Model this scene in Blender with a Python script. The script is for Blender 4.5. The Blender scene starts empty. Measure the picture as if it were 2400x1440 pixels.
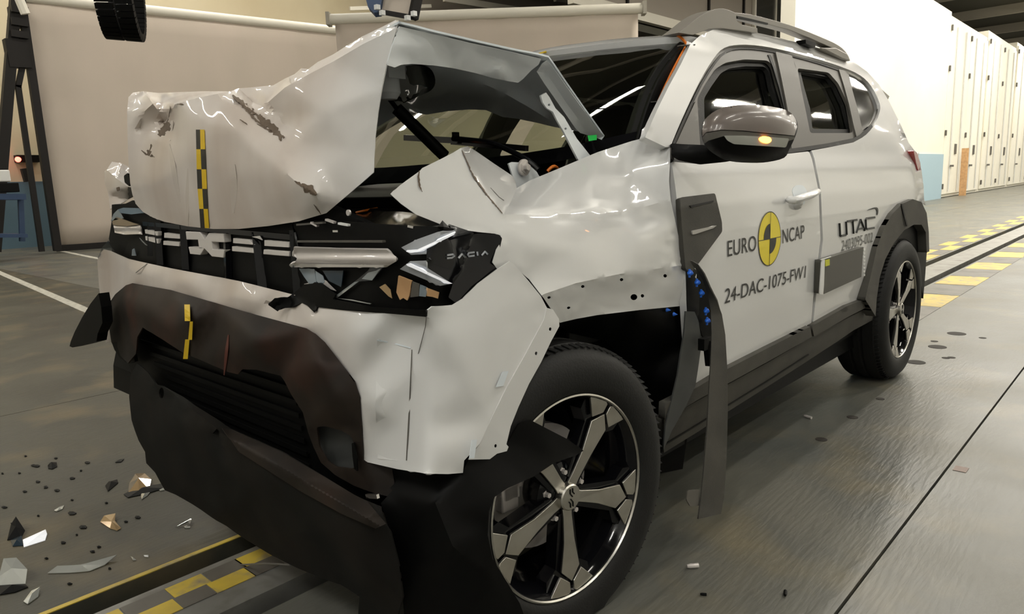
import bpy, bmesh, math, random
from mathutils import Vector, Matrix, noise
from mathutils.geometry import delaunay_2d_cdt
sc = bpy.context.scene
COL = sc.collection
rnd = random.Random(7)

# ------------------------------------------------------------------ camera
CAM = Vector((-1.20925, -0.95723, 1.02701)); YAW, PITCH, ROLL, F = 0.747059, -0.170071, -0.036175, 1686.8
FW = Vector((math.cos(PITCH)*math.cos(YAW), math.cos(PITCH)*math.sin(YAW), math.sin(PITCH)))
_rt = FW.cross(Vector((0, 0, 1))).normalized(); _up = _rt.cross(FW)
RT = _rt*math.cos(ROLL) + _up*math.sin(ROLL); UP = RT.cross(FW)
cd = bpy.data.cameras.new('camera'); co = bpy.data.objects.new('camera', cd); COL.objects.link(co)
cd.sensor_width = 36; cd.lens = F*36/2400; cd.clip_start = .02; cd.clip_end = 200
co.matrix_world = Matrix(((RT.x, UP.x, -FW.x, CAM.x), (RT.y, UP.y, -FW.y, CAM.y), (RT.z, UP.z, -FW.z, CAM.z), (0, 0, 0, 1)))
sc.camera = co

# ------------------------------------------------------------------ world, exposure
sc.view_settings.view_transform = 'Standard'; sc.view_settings.look = 'None'
sc.view_settings.gamma = 1; sc.view_settings.use_curve_mapping = False
sc.view_settings.exposure = 0.0
sc.cycles.use_denoising = True
sc.cycles.max_bounces = 8; sc.cycles.transparent_max_bounces = 12
sc.cycles.sample_clamp_indirect = 6
W = bpy.data.worlds.new('world'); sc.world = W; W.use_nodes = True
W.node_tree.nodes['Background'].inputs[0].default_value = (.9, .88, .8, 1)
W.node_tree.nodes['Background'].inputs[1].default_value = 0.02

# ------------------------------------------------------------------ materials
def mat(name, col, rough=.5, metal=0, coat=0, emit=None, es=1, spec=None, bump=0, bscale=60, alpha=None):
    m = bpy.data.materials.new(name); m.use_nodes = True
    n = m.node_tree.nodes; l = m.node_tree.links; b = n['Principled BSDF']
    b.inputs['Base Color'].default_value = (*col, 1); b.inputs['Roughness'].default_value = rough
    b.inputs['Metallic'].default_value = metal; b.inputs['Coat Weight'].default_value = coat
    b.inputs['Coat Roughness'].default_value = .03
    if spec is not None: b.inputs['Specular IOR Level'].default_value = spec
    if emit: b.inputs['Emission Color'].default_value = (*emit, 1); b.inputs['Emission Strength'].default_value = es
    # faint mottling so that nothing is a perfectly flat colour
    tc = n.new('ShaderNodeTexCoord'); nz = n.new('ShaderNodeTexNoise'); nz.inputs['Scale'].default_value = bscale
    l.new(tc.outputs['Object'], nz.inputs['Vector'])
    if bump:
        bp = n.new('ShaderNodeBump'); bp.inputs['Strength'].default_value = bump; bp.inputs['Distance'].default_value = .01
        l.new(nz.outputs['Fac'], bp.inputs['Height']); l.new(bp.outputs['Normal'], b.inputs['Normal'])
    return m
def mix_noise(m, c1, c2, scale, lo, hi, detail=6, stretch=(1, 1, 1), c3=None, s3=None, coord='Object', rough=None):
    n = m.node_tree.nodes; l = m.node_tree.links; b = n['Principled BSDF']
    tc = n.new('ShaderNodeTexCoord'); mp = n.new('ShaderNodeMapping'); mp.inputs['Scale'].default_value = stretch
    nz = n.new('ShaderNodeTexNoise'); nz.inputs['Scale'].default_value = scale; nz.inputs['Detail'].default_value = detail
    cr = n.new('ShaderNodeValToRGB'); cr.color_ramp.elements[0].position = lo; cr.color_ramp.elements[1].position = hi
    cr.color_ramp.elements[0].color = (*c1, 1); cr.color_ramp.elements[1].color = (*c2, 1)
    l.new(tc.outputs[coord], mp.inputs[0]); l.new(mp.outputs[0], nz.inputs['Vector']); l.new(nz.outputs['Fac'], cr.inputs[0])
    out = cr.outputs[0]
    if c3:
        nz2 = n.new('ShaderNodeTexNoise'); nz2.inputs['Scale'].default_value = s3; nz2.inputs['Detail'].default_value = 8
        l.new(mp.outputs[0], nz2.inputs['Vector'])
        cr2 = n.new('ShaderNodeValToRGB'); cr2.color_ramp.elements[0].position = .52; cr2.color_ramp.elements[1].position = .72
        cr2.color_ramp.elements[0].color = (0, 0, 0, 1); cr2.color_ramp.elements[1].color = (1, 1, 1, 1)
        l.new(nz2.outputs['Fac'], cr2.inputs[0])
        mx = n.new('ShaderNodeMix'); mx.data_type = 'RGBA'; mx.inputs[7].default_value = (*c3, 1)
        l.new(cr2.outputs[0], mx.inputs[0]); l.new(out, mx.inputs[6]); out = mx.outputs[2]
    l.new(out, b.inputs['Base Color'])
    if rough:
        mr = n.new('ShaderNodeMapRange'); mr.inputs[3].default_value = rough[0]; mr.inputs[4].default_value = rough[1]
        mr.inputs[1].default_value = .3; mr.inputs[2].default_value = .7
        l.new(nz.outputs['Fac'], mr.inputs[0]); l.new(mr.outputs[0], b.inputs['Roughness'])
    return m
M = {}
M['paint'] = mat('white_car_paint', (.74, .74, .73), .32, coat=1)
M['dusty'] = mix_noise(mat('dusty_white_paint', (.7, .66, .62), .45, coat=.3), (.67, .61, .555), (.54, .46, .395), 2.4, .38, .72, detail=3, stretch=(1, 2.2, .8))
def clean_side(m, clean, y0, y1):
    """barrier dust lies on the middle of the front; the car's left flank stays clean"""
    n = m.node_tree.nodes; l = m.node_tree.links; b = n['Principled BSDF']; src = b.inputs['Base Color'].links[0].from_socket
    tc = n.new('ShaderNodeTexCoord'); sp = n.new('ShaderNodeSeparateXYZ'); nz = n.new('ShaderNodeTexNoise'); nz.inputs['Scale'].default_value = 4
    ad = n.new('ShaderNodeMath'); ad.operation = 'MULTIPLY_ADD'; ad.inputs[1].default_value = .25
    mr = n.new('ShaderNodeMapRange'); mr.inputs[1].default_value = y0+.12; mr.inputs[2].default_value = y1+.12
    l.new(tc.outputs['Object'], sp.inputs[0]); l.new(tc.outputs['Object'], nz.inputs['Vector']); l.new(nz.outputs['Fac'], ad.inputs[0]); l.new(sp.outputs['Y'], ad.inputs[2]); l.new(ad.outputs[0], mr.inputs[0])
    mx = n.new('ShaderNodeMix'); mx.data_type = 'RGBA'; mx.inputs[6].default_value = (*clean, 1); l.new(mr.outputs[0], mx.inputs[0]); l.new(src, mx.inputs[7]); l.new(mx.outputs[2], b.inputs['Base Color'])
clean_side(M['dusty'], (.74, .74, .73), .12, .42)
M['primer'] = mat('pale_grey_primer', (.76, .82, .87), .42, coat=.4)
M['bare'] = mat('bare_brown_plastic_tear', (.13, .095, .065), .8, bump=.4)
M['black'] = mat('black_plastic', (.003, .003, .0028), .5, spec=.14)
M['gblack'] = mat('gloss_black_plastic', (.004, .004, .005), .1, spec=.35)
M['clad'] = mix_noise(mat('grey_grained_cladding', (.10, .098, .09), .62, bump=.15, bscale=400, spec=.3), (.06, .057, .05), (.085, .08, .068), 8, .35, .7)
M['trim'] = mat('dark_grey_trim', (.105, .098, .085), .5, spec=.4)
M['rubber'] = mat('black_rubber', (.011, .011, .0105), .6, bump=.1, bscale=200, spec=.3)
M['skid'] = mix_noise(mat('brown_dusted_plastic', (.035, .028, .022), .6, spec=.25), (.013, .010, .008), (.030, .021, .015), 6, .4, .7, c3=(.045, .018, .011), s3=4)
M['tray'] = mix_noise(mat('dark_undertray', (.02, .02, .018), .75, spec=.2), (.0055, .0055, .0045), (.013, .010, .0075), 5, .4, .7)
M['alu'] = mix_noise(mat('machined_aluminium', (.62, .6, .55), .32, metal=1), (.62, .6, .55), (.5, .48, .43), 14, .4, .7)
M['silver'] = mat('silver_plastic', (.62, .58, .55), .35, metal=.25, coat=.3)
M['chrome'] = mat('chrome_strip', (.8, .78, .76), .2, metal=1)
M['badge'] = mat('pale_badge_plastic', (.66, .62, .58), .35)
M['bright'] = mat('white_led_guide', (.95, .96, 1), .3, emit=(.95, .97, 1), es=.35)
M['yellow'] = mat('yellow_marker_tape', (.78, .52, .01), .45)
M['tblack'] = mat('black_marker_tape', (.02, .018, .015), .5)
M['ncap'] = mat('yellow_decal', (.86, .70, .03), .4)
M['decal'] = mat('black_decal', (.025, .025, .022), .5)
M['wdecal'] = mat('pale_lettering', (.32, .34, .36), .35)
M['bluec'] = mat('blue_plastic_clip', (.02, .16, .75), .4)
M['orange'] = mat('orange_cable_sheath', (.85, .22, .02), .45)
M['red'] = mat('red_lens', (.35, .02, .015), .15, coat=1)
M['green'] = mat('green_sticker', (.03, .75, .12), .5)
M['card'] = mix_noise(mat('cardboard_brown_board', (.55, .33, .16), .8), (.58, .35, .17), (.45, .26, .12), 12, .4, .7)
M['bluegrey'] = mat('blue_grey_shard', (.22, .27, .31), .15, coat=1)
M['amber'] = mat('amber_indicator_lamp', (1, .3, .05), .3, emit=(1, .28, .03), es=14)
M['bluetrim'] = mat('blue_painted_steel', (.02, .05, .12), .5)
M['shard'] = mat('clear_plastic_shard', (.55, .56, .52), .12, metal=.4, coat=1)
M['amberglass'] = mat('amber_plastic_shard', (.55, .38, .2), .1, metal=.3, coat=1)
M['redled'] = mat('red_led', (1, .05, .03), .3, emit=(1, .06, .04), es=12)
M['white'] = mat('white_plastic', (.8, .8, .78), .5)
M['frameblk'] = mat('dark_steel_frame', (.011, .009, .008), .6, spec=.3)
def glass(name, tint, fac):
    m = bpy.data.materials.new(name); m.use_nodes = True; n = m.node_tree.nodes; l = m.node_tree.links
    n.clear(); o = n.new('ShaderNodeOutputMaterial'); t = n.new('ShaderNodeBsdfTransparent'); g = n.new('ShaderNodeBsdfGlossy')
    g.inputs['Roughness'].default_value = .02; t.inputs[0].default_value = (*tint, 1)
    lw = n.new('ShaderNodeLayerWeight'); lw.inputs[0].default_value = .5; pw = n.new('ShaderNodeMath'); pw.operation = 'POWER'; pw.inputs[1].default_value = 4
    fr = n.new('ShaderNodeMath'); fr.operation = 'MULTIPLY_ADD'; fr.inputs[1].default_value = .9; fr.inputs[2].default_value = fac; x = n.new('ShaderNodeMixShader')
    l.new(lw.outputs['Facing'], pw.inputs[0]); l.new(pw.outputs[0], fr.inputs[0])
    l.new(fr.outputs[0], x.inputs[0]); l.new(t.outputs[0], x.inputs[1]); l.new(g.outputs[0], x.inputs[2]); l.new(x.outputs[0], o.inputs[0])
    return m
M['glass'] = glass('tinted_window_glass', (.72, .76, .64), .04)
M['wscreen'] = glass('windscreen_glass', (.80, .84, .74), .05)
M['lens'] = glass('clear_lamp_lens', (.75, .78, .82), .06)

# ------------------------------------------------------------------ geometry helpers
def ray(px, py): return FW + RT*((px-1200)/F) - UP*((py-720)/F)
def onX(px, py, v): d = ray(px, py); return CAM + d*((v-CAM.x)/d.x)
def onY(px, py, v): d = ray(px, py); return CAM + d*((v-CAM.y)/d.y)
def pr(x, y, z):
    p = Vector((x, y, z)); d = (p-CAM).dot(FW)
    return (1200+F*(p-CAM).dot(RT)/d, 720-F*(p-CAM).dot(UP)/d, 1/d)
def onZ(px, py, v): d = ray(px, py); return CAM + d*((v-CAM.z)/d.z)
def depth(p): return (p-CAM).dot(FW)
def X(px, py, v): return (px, py, 1/depth(onX(px, py, v)))      # a control point at a known x, y or z
def Y(px, py, v): return (px, py, 1/depth(onY(px, py, v)))
def Z(px, py, v): return (px, py, 1/depth(onZ(px, py, v)))
def at(q): return CAM + ray(q[0], q[1])/q[2]

def interp(tab, v):
    if v <= tab[0][0]: return tab[0][1]
    for (a, b), (c, d) in zip(tab, tab[1:]):
        if v <= c: return b + (d-b)*(v-a)/(c-a)
    return tab[-1][1]
SIDE = [(.1, .12), (.25, .06), (.35, .03), (.45, .015), (.6, .0), (.8, -.005), (.95, .0), (1.03, .02), (1.10, .05), (1.2, .085), (1.3, .125), (1.4, .17), (1.45, .20), (1.5, .225), (1.54, .25), (1.6, .30), (1.7, .42)]
def ys(x, z):
    y = interp(SIDE, z)
    if x > 2.75: y += .55*(x-2.75)**2 + (.9*(x-3.3)**2*4 if x > 3.3 else 0)
    if z > 1.1 and x > 2.3: y += .10*(x-2.3)**2*(z-1.1)/.4
    return y
def S(px, py, off=0):
    d = ray(px, py); best = None; prev = None
    t0 = max(.3, (-.25-CAM.y)/d.y) if d.y > 0 else .3
    t = t0; step = .02
    while t < 7:
        p = CAM + d*t; f = p.y - (ys(p.x, p.z)+off)
        if best is None or abs(f) < best[0]: best = (abs(f), t)
        if f >= 0:
            lo, hi = t-step, t
            for _ in range(18):
                m = (lo+hi)/2; p = CAM + d*m
                if p.y - (ys(p.x, p.z)+off) >= 0: hi = m
                else: lo = m
            return CAM + d*hi
        if p.x > 3.33: break
        t += step
    return CAM + d*best[1]
def SD(px, py, off=0): return (px, py, 1/depth(S(px, py, off)))

def inpoly(x, y, P):
    c = False; j = len(P)-1
    for i in range(len(P)):
        xi, yi = P[i][0], P[i][1]; xj, yj = P[j][0], P[j][1]
        if (yi > y) != (yj > y) and x < (xj-xi)*(y-yi)/(yj-yi)+xi: c = not c
        j = i
    return c
def resample(P, h, closed=True):
    out = []
    n = len(P)
    for i in range(n if closed else n-1):
        a, b = P[i], P[(i+1) % n]; L = math.hypot(b[0]-a[0], b[1]-a[1]); k = max(1, int(round(L/h)))
        for j in range(k): out.append(tuple(a[q]+(b[q]-a[q])*j/k for q in range(len(a))))
    if not closed: out.append(tuple(P[-1]))
    return out
def curve(P, n=4, closed=False):
    out = []; N = len(P)
    rng = range(N if closed else N-1)
    for i in rng:
        g = (lambda k: P[k % N]) if closed else (lambda k: P[max(0, min(N-1, k))])
        a, b, c, d = g(i-1), g(i), g(i+1), g(i+2)
        for j in range(n):
            t = j/n
            out.append(tuple(.5*(2*b[q]+(c[q]-a[q])*t+(2*a[q]-5*b[q]+4*c[q]-d[q])*t*t+(3*b[q]-a[q]-3*c[q]+d[q])*t**3) for q in range(len(b))))
    if not closed: out.append(tuple(P[-1]))
    return out
def rounded(P, r=4, n=3):
    out = []; N = len(P)
    for i in range(N):
        a, b, c = P[i-1], P[i], P[(i+1) % N]
        la = math.hypot(a[0]-b[0], a[1]-b[1]); lc = math.hypot(c[0]-b[0], c[1]-b[1])
        ra = min(r/la, .45) if la else 0; rc = min(r/lc, .45) if lc else 0
        s = [b[q]+(a[q]-b[q])*ra for q in range(len(b))]; e = [b[q]+(c[q]-b[q])*rc for q in range(len(b))]
        for j in range(n+1):
            t = j/n; out.append(tuple((1-t)**2*s[q]+2*t*(1-t)*b[q]+t*t*e[q] for q in range(len(b))))
    return out

def mkobj(name, me, m, parent=None):
    o = bpy.data.objects.new(name, me)
    for k in (m if isinstance(m, (list, tuple)) else [m]): me.materials.append(M[k] if isinstance(k, str) else k)
    COL.objects.link(o)
    if parent:
        o.parent = parent
        root = parent
        o.matrix_parent_inverse = WORLD[parent.name].inverted()
    WORLD[o.name] = Matrix.Identity(4)
    return o
WORLD = {}
def frompy(name, V, Fc, m, parent=None, smooth=True, thick=0, mi=None, bevel=0, angle=35):
    me = bpy.data.meshes.new(name); me.from_pydata([tuple(v) for v in V], [], Fc); me.update()
    if mi:
        for f, k in zip(me.polygons, mi): f.material_index = k
    if smooth:
        me.polygons.foreach_set('use_smooth', [True]*len(me.polygons))
        me.set_sharp_from_angle(angle=math.radians(angle))
        cnt = {}
        for f in me.polygons:
            for k in f.edge_keys: cnt[k] = cnt.get(k, 0)+1
        for e in me.edges:
            if cnt.get(e.key, 0) == 1: e.use_edge_sharp = True
    o = mkobj(name, me, m, parent)
    if thick:
        s = o.modifiers.new('thickness', 'SOLIDIFY'); s.thickness = thick; s.offset = -1; s.use_rim = True
    if bevel:
        b = o.modifiers.new('bevel', 'BEVEL'); b.width = bevel; b.segments = 2; b.limit_method = 'ANGLE'
    return o

def tri(pts2, edges, outline, holes):
    r = delaunay_2d_cdt([Vector(p[:2]) for p in pts2], edges, [], 0, 1e-5)
    vs, fs, orig = r[0], r[2], r[3]
    keep = []
    for f in fs:
        cx = sum(vs[i].x for i in f)/3; cy = sum(vs[i].y for i in f)/3
        if inpoly(cx, cy, outline) and not any(inpoly(cx, cy, h) for h in holes): keep.append(f)
    return vs, keep
def barymap(ctrl, crease):
    pts = [(c[0], c[1]) for c in ctrl]
    r = delaunay_2d_cdt([Vector(p) for p in pts], crease, [], 0, 1e-5)
    vs, fs, ov = r[0], r[2], r[3]
    w = []
    for v, o in zip(vs, ov):
        if o: w.append(ctrl[o[0]][2])
        else:
            d = sorted(((v.x-c[0])**2+(v.y-c[1])**2, c[2]) for c in ctrl)[:2]
            a, b = math.sqrt(d[0][0])+1e-6, math.sqrt(d[1][0])+1e-6
            w.append((d[0][1]*b+d[1][1]*a)/(a+b))
    T = []
    for f in fs:
        a, b, c = [vs[i] for i in f]
        den = (b.y-c.y)*(a.x-c.x)+(c.x-b.x)*(a.y-c.y)
        if abs(den) > 1e-6: T.append((a, b, c, den, [w[i] for i in f]))
    def g(x, y):
        best = None
        for a, b, c, den, ww in T:
            l1 = ((b.y-c.y)*(x-c.x)+(c.x-b.x)*(y-c.y))/den; l2 = ((c.y-a.y)*(x-c.x)+(a.x-c.x)*(y-c.y))/den; l3 = 1-l1-l2
            m = min(l1, l2, l3)
            if m >= -1e-6: return l1*ww[0]+l2*ww[1]+l3*ww[2]
            if best is None or m > best[0]: best = (m, l1, l2, l3, ww)
        _, l1, l2, l3, ww = best
        l = [max(0, q) for q in (l1, l2, l3)]; s = sum(l)
        return sum(p*q for p, q in zip(l, ww))/s
    return g
FIELDS = {}
def sheet(name, outline, m, parent=None, ctrl=(), creases=(), holes=(), h=14, smooth=2, thick=.003, pos=None, jitter=0, off=0, keep=None, angle=35, field=None):
    """A sheet of material: its outline and control points are calibrated sight points with a real distance each;
    the surface between them is interpolated, smoothed (except along creases) and given a thickness."""
    if pos is None and field is None:
        full = [p for p in outline if len(p) == 3] + list(ctrl)
        ce = []
        for c in creases:
            i0 = len(full); full += list(c); ce += [(i0+i, i0+i+1) for i in range(len(c)-1)]
        field = barymap(full, ce)
    if keep: FIELDS[keep] = field
    out2 = [(p[0], p[1]) for p in outline]
    O = resample(out2, h); P = list(O); E = [(i, (i+1) % len(O)) for i in range(len(O))]
    locked = set(range(len(O)))
    hs = []
    for hl in holes:
        H = resample([(p[0], p[1]) for p in hl], h); b = len(P); P += H; E += [(b+i, b+(i+1) % len(H)) for i in range(len(H))]; hs.append(H)
        locked |= set(range(b, len(P)))
    for c in creases:
        H = resample([(p[0], p[1]) for p in c], h, False); b = len(P); P += H; E += [(b+i, b+i+1) for i in range(len(H)-1)]
        locked |= set(range(b, len(P)))
    xs = [p[0] for p in O]; yy = [p[1] for p in O]
    g2 = (h*.62)**2
    base = list(P)
    k = 0; y = min(yy)+h*.5
    while y < max(yy):
        x = min(xs)+(h*.5 if k % 2 else 0)
        while x < max(xs):
            if inpoly(x, y, O) and not any(inpoly(x, y, H) for H in hs) and all((x-q[0])**2+(y-q[1])**2 > g2 for q in base): P.append((x, y))
            x += h
        y += h*.87; k += 1
    vs, fs = tri(P, E, O, hs)
    if pos: V = [Vector(pos(v.x, v.y)) for v in vs]
    else:
        w = [field(v.x, v.y) for v in vs]
        if smooth:
            lockxy = {(round(P[i][0], 2), round(P[i][1], 2)) for i in locked}
            nb = [set() for _ in vs]
            for f in fs:
                for i in range(3): nb[f[i]].add(f[i-1]); nb[f[i-1]].add(f[i])
            lk = [(round(v.x, 2), round(v.y, 2)) in lockxy for v in vs]
            for _ in range(smooth):
                w = [w[i] if lk[i] or not nb[i] else .5*w[i]+.5*sum(w[j] for j in nb[i])/len(nb[i]) for i in range(len(w))]
        V = [CAM + ray(v.x, v.y)/w[i] for i, v in enumerate(vs)]
        if jitter:
            V = [v - FW*(noise.noise(v*9)*jitter+noise.noise(v*23)*jitter*.35) for v in V]
    if off: V = [v - ray(vs[i].x, vs[i].y)*off for i, v in enumerate(V)]
    # faces turned to the camera
    Fc = []
    for f in fs:
        a, b, c = [V[i] for i in f]
        if (b-a).cross(c-a).dot(a-CAM) > 0: f = f[::-1]
        Fc.append(list(f))
    used = sorted({i for f in Fc for i in f}); mp = {i: k for k, i in enumerate(used)}
    return frompy(name, [V[i] for i in used], [[mp[i] for i in f] for f in Fc], m, parent, True, thick, angle=angle)
def side(name, outline, m, parent=None, off=0, **k):
    return sheet(name, outline, m, parent, pos=lambda x, y: S(x, y, off), **k)
def mirrored(o, name=None, parent=None):
    me = o.data.copy(); 
    for v in me.vertices: v.co.y = 1.8 - v.co.y
    me.flip_normals()
    n = bpy.data.objects.new(name or o.name.split('.')[0], me); COL.objects.link(n); WORLD[n.name] = Matrix.Identity(4)
    n.parent = parent or o.parent; n.matrix_parent_inverse = WORLD_P(n.parent).inverted()
    for md in o.modifiers:
        q = n.modifiers.new(md.name, md.type)
        if md.type == 'SOLIDIFY': q.thickness = md.thickness; q.offset = md.offset
        if md.type == 'BEVEL': q.width = md.width; q.segments = md.segments; q.limit_method = 'ANGLE'
    return n
def WORLD_P(p): return WORLD[p.name]

class MB:
    def __init__(s): s.V = []; s.F = []; s.mi = []
    def add(s, V, Fc, k=0):
        b = len(s.V); s.V += [Vector(v) for v in V]; s.F += [[b+i for i in f] for f in Fc]; s.mi += [k]*len(Fc)
    def box(s, a, b, k=0, R=None, c=None):
        x0, y0, z0 = a; x1, y1, z1 = b
        V = [Vector(v) for v in ((x0, y0, z0), (x1, y0, z0), (x1, y1, z0), (x0, y1, z0), (x0, y0, z1), (x1, y0, z1), (x1, y1, z1), (x0, y1, z1))]
        if R: c = Vector(c) if c else sum(V, Vector())/8; V = [c + R @ (v-c) for v in V]
        s.add(V, [(0, 3, 2, 1), (4, 5, 6, 7), (0, 1, 5, 4), (1, 2, 6, 5), (2, 3, 7, 6), (3, 0, 4, 7)], k)
    def tube(s, P, r, n=8, k=0, cap=True, flat=1.0):
        P = [Vector(p) for p in P]; rings = []
        rr = r if isinstance(r, (list, tuple)) else [r]*len(P)
        up = Vector((0, 0, 1))
        for i, p in enumerate(P):
            t = (P[min(i+1, len(P)-1)]-P[max(i-1, 0)]).normalized()
            u = up.cross(t)
            if u.length < .05: u = Vector((1, 0, 0)).cross(t)
            u.normalize(); v = t.cross(u)
            rings.append([p + (u*math.cos(2*math.pi*j/n) + v*math.sin(2*math.pi*j/n)*flat)*rr[i] for j in range(n)])
        V = [q for R in rings for q in R]; Fc = []
        for i in range(len(P)-1):
            for j in range(n): Fc.append((i*n+j, i*n+(j+1) % n, (i+1)*n+(j+1) % n, (i+1)*n+j))
        if cap: Fc += [tuple(range(n))[::-1], tuple((len(P)-1)*n+j for j in range(n))]
        s.add(V, Fc, k)
    def bar(s, a, b, w, h, k=0, up=(0, 0, 1)):
        a, b = Vector(a), Vector(b); t = (b-a).normalized(); u = Vector(up).cross(t)
        if u.length < .05: u = Vector((1, 0, 0)).cross(t)
        u.normalize(); v = t.cross(u)
        V = [p + u*sx*w/2 + v*sy*h/2 for p in (a, b) for sx, sy in ((-1, -1), (1, -1), (1, 1), (-1, 1))]
        s.add(V, [(3, 2, 1, 0), (4, 5, 6, 7), (0, 1, 5, 4), (1, 2, 6, 5), (2, 3, 7, 6), (3, 0, 4, 7)], k)
    def prism(s, P, d, k=0):
        """outline of 3D points (any direction), extruded by the vector d"""
        P = [Vector(p) for p in P]; d = Vector(d); n = len(P)
        from mathutils.geometry import tessellate_polygon
        T = tessellate_polygon([P])
        V = P + [p+d for p in P]
        Fc = [tuple(t) for t in T] + [tuple(i+n for i in t[::-1]) for t in T] + [(i, i+n, (i+1) % n+n, (i+1) % n) for i in range(n)]
        s.add(V, Fc, k)
    def lathe(s, prof, c, axis, n=48, k=0, closed=False, ref=None):
        """profile of (radius, along) about an axis through c"""
        c = Vector(c); a = Vector(axis).normalized(); u = (Vector(ref) if ref else (Vector((0, 0, 1)) if abs(a.z) < .9 else Vector((1, 0, 0))))
        u = (u - a*u.dot(a)).normalized(); v = a.cross(u); m = len(prof)
        V = [c + a*h + (u*math.cos(2*math.pi*j/n)+v*math.sin(2*math.pi*j/n))*r for j in range(n) for r, h in prof]
        Fc = []
        for j in range(n):
            for i in range(m if closed else m-1):
                Fc.append((j*m+i, j*m+(i+1) % m, ((j+1) % n)*m+(i+1) % m, ((j+1) % n)*m+i))
        s.add(V, Fc, k)
    def build(s, name, m, parent=None, smooth=True, bevel=0, angle=35, recalc=True):
        me = bpy.data.meshes.new(name); me.from_pydata([tuple(v) for v in s.V], [], s.F); me.update()
        for f, k in zip(me.polygons, s.mi): f.material_index = k
        if recalc:
            b = bmesh.new(); b.from_mesh(me); bmesh.ops.recalc_face_normals(b, faces=b.faces); b.to_mesh(me); b.free()
        if smooth:
            me.polygons.foreach_set('use_smooth', [True]*len(me.polygons)); me.set_sharp_from_angle(angle=math.radians(angle))
        o = mkobj(name, me, m, parent)
        if bevel:
            q = o.modifiers.new('bevel', 'BEVEL'); q.width = bevel; q.segments = 2; q.limit_method = 'ANGLE'
        return o
def thing(name, label, cat, loc=(0, 0, 0), group=None):
    o = bpy.data.objects.new(name, None); COL.objects.link(o); o.location = loc; o.empty_display_size = .1
    WORLD[o.name] = Matrix.Translation(loc); o['label'] = label; o['category'] = cat
    if group: o['group'] = group
    return o
def tag(o, label, cat, group=None):
    o['label'] = label; o['category'] = cat
    if group: o['group'] = group
    return o
def struct(o): o['kind'] = 'structure'; return o
def textmesh(name, body, m, parent, p00, p10, p01, slant=0, spacing=1.0, bold=0, lift=None):
    """flat lettering laid between three surface points: baseline start, baseline end, cap height above start"""
    cu = bpy.data.curves.new(name, 'FONT'); cu.body = body; cu.size = 1; cu.space_character = spacing; cu.offset = bold; cu.resolution_u = 6
    t = bpy.data.objects.new(name, cu); COL.objects.link(t)
    dg = bpy.context.evaluated_depsgraph_get(); me = bpy.data.meshes.new_from_object(t.evaluated_get(dg)); bpy.data.objects.remove(t)
    xs = [v.co.x for v in me.vertices]; x0, x1 = min(xs), max(xs); h = .72
    a, b, c = Vector(p00), Vector(p10)-Vector(p00), Vector(p01)-Vector(p00)
    for v in me.vertices:
        u = (v.co.x-x0)/(x1-x0); w = v.co.y/h
        p = a + b*u + c*w
        v.co = lift(p) if lift else p
    me.materials.clear()
    return mkobj(name, me, m, parent)
# ================================================================== THE SETTING
def P3(px, py, d): return CAM + ray(px, py)*d
def vplane(px, py, P0, D):
    """sight point on the upright plane through P0 along D"""
    n = Vector((-D.y, D.x, 0)); r = ray(px, py); return CAM + r*((P0-CAM).dot(n)/r.dot(n))
M['floor'] = mix_noise(mat('worn_grey_concrete', (.17, .17, .155), .3), (.085, .09, .083), (.135, .13, .105), 1.6, .35, .68, detail=10, c3=(.17, .15, .10), s3=2.3, rough=(.33, .5))
M['floor'].node_tree.nodes['Principled BSDF'].inputs['Specular IOR Level'].default_value = .4
def floor_bump(m):
    n = m.node_tree.nodes; l = m.node_tree.links; tc = n.new('ShaderNodeTexCoord'); mp = n.new('ShaderNodeMapping'); mp.inputs['Scale'].default_value = (1, 5, 1)
    nz = n.new('ShaderNodeTexNoise'); nz.inputs['Scale'].default_value = 14; nz.inputs['Detail'].default_value = 7; bp = n.new('ShaderNodeBump'); bp.inputs['Strength'].default_value = .12; bp.inputs['Distance'].default_value = .02
    l.new(tc.outputs['Object'], mp.inputs[0]); l.new(mp.outputs[0], nz.inputs['Vector']); l.new(nz.outputs['Fac'], bp.inputs['Height']); l.new(bp.outputs[0], n['Principled BSDF'].inputs['Normal'])
floor_bump(M['floor'])
M['plate'] = mix_noise(mat('track_steel_plate', (.34, .34, .33), .4, metal=.2), (.25, .245, .225), (.16, .155, .14), 5, .35, .7, c3=(.1, .09, .07), s3=7)
M['yfloor'] = mix_noise(mat('worn_yellow_floor_paint', (.6, .42, .06), .5), (.66, .48, .05), (.42, .30, .06), 5, .4, .7, c3=(.25, .22, .16), s3=14)
M['dfloor'] = mix_noise(mat('worn_black_floor_paint', (.06, .055, .045), .5), (.13, .12, .10), (.07, .06, .05), 5, .4, .7)
M['slot'] = mat('dark_track_slot', (.02, .015, .01), .8)
M['wline'] = mix_noise(mat('white_floor_paint', (.6, .58, .5), .6), (.62, .6, .52), (.4, .38, .32), 20, .4, .65)
M['cream'] = mix_noise(mat('cream_painted_wall', (.66, .56, .36), .7), (.68, .60, .42), (.62, .53, .35), .6, .35, .7)
M['wallw'] = mix_noise(mat('white_painted_wall', (.84, .82, .72), .6), (.85, .82, .72), (.80, .77, .66), .5, .35, .7)
M['dado'] = mat('blue_painted_dado', (.10, .17, .22), .6)
M['dado2'] = mat('pale_blue_painted_dado', (.36, .50, .58), .6)
M['screen'] = mix_noise(mat('beige_screen_fabric', (.60, .52, .44), .8), (.62, .53, .45), (.56, .49, .41), .9, .35, .7, stretch=(1, 1, .4))
M['tubew'] = mat('white_roller_tube', (.82, .78, .68), .5)
M['ceil'] = mat('dark_roof_deck', (.07, .068, .05), .8)
M['beam'] = mat('grey_roof_beam', (.42, .39, .33), .6)
M['lamp'] = mat('lit_lamp_tube', (1, 1, 1), .4, emit=(1, .93, .76), es=28)
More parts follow.
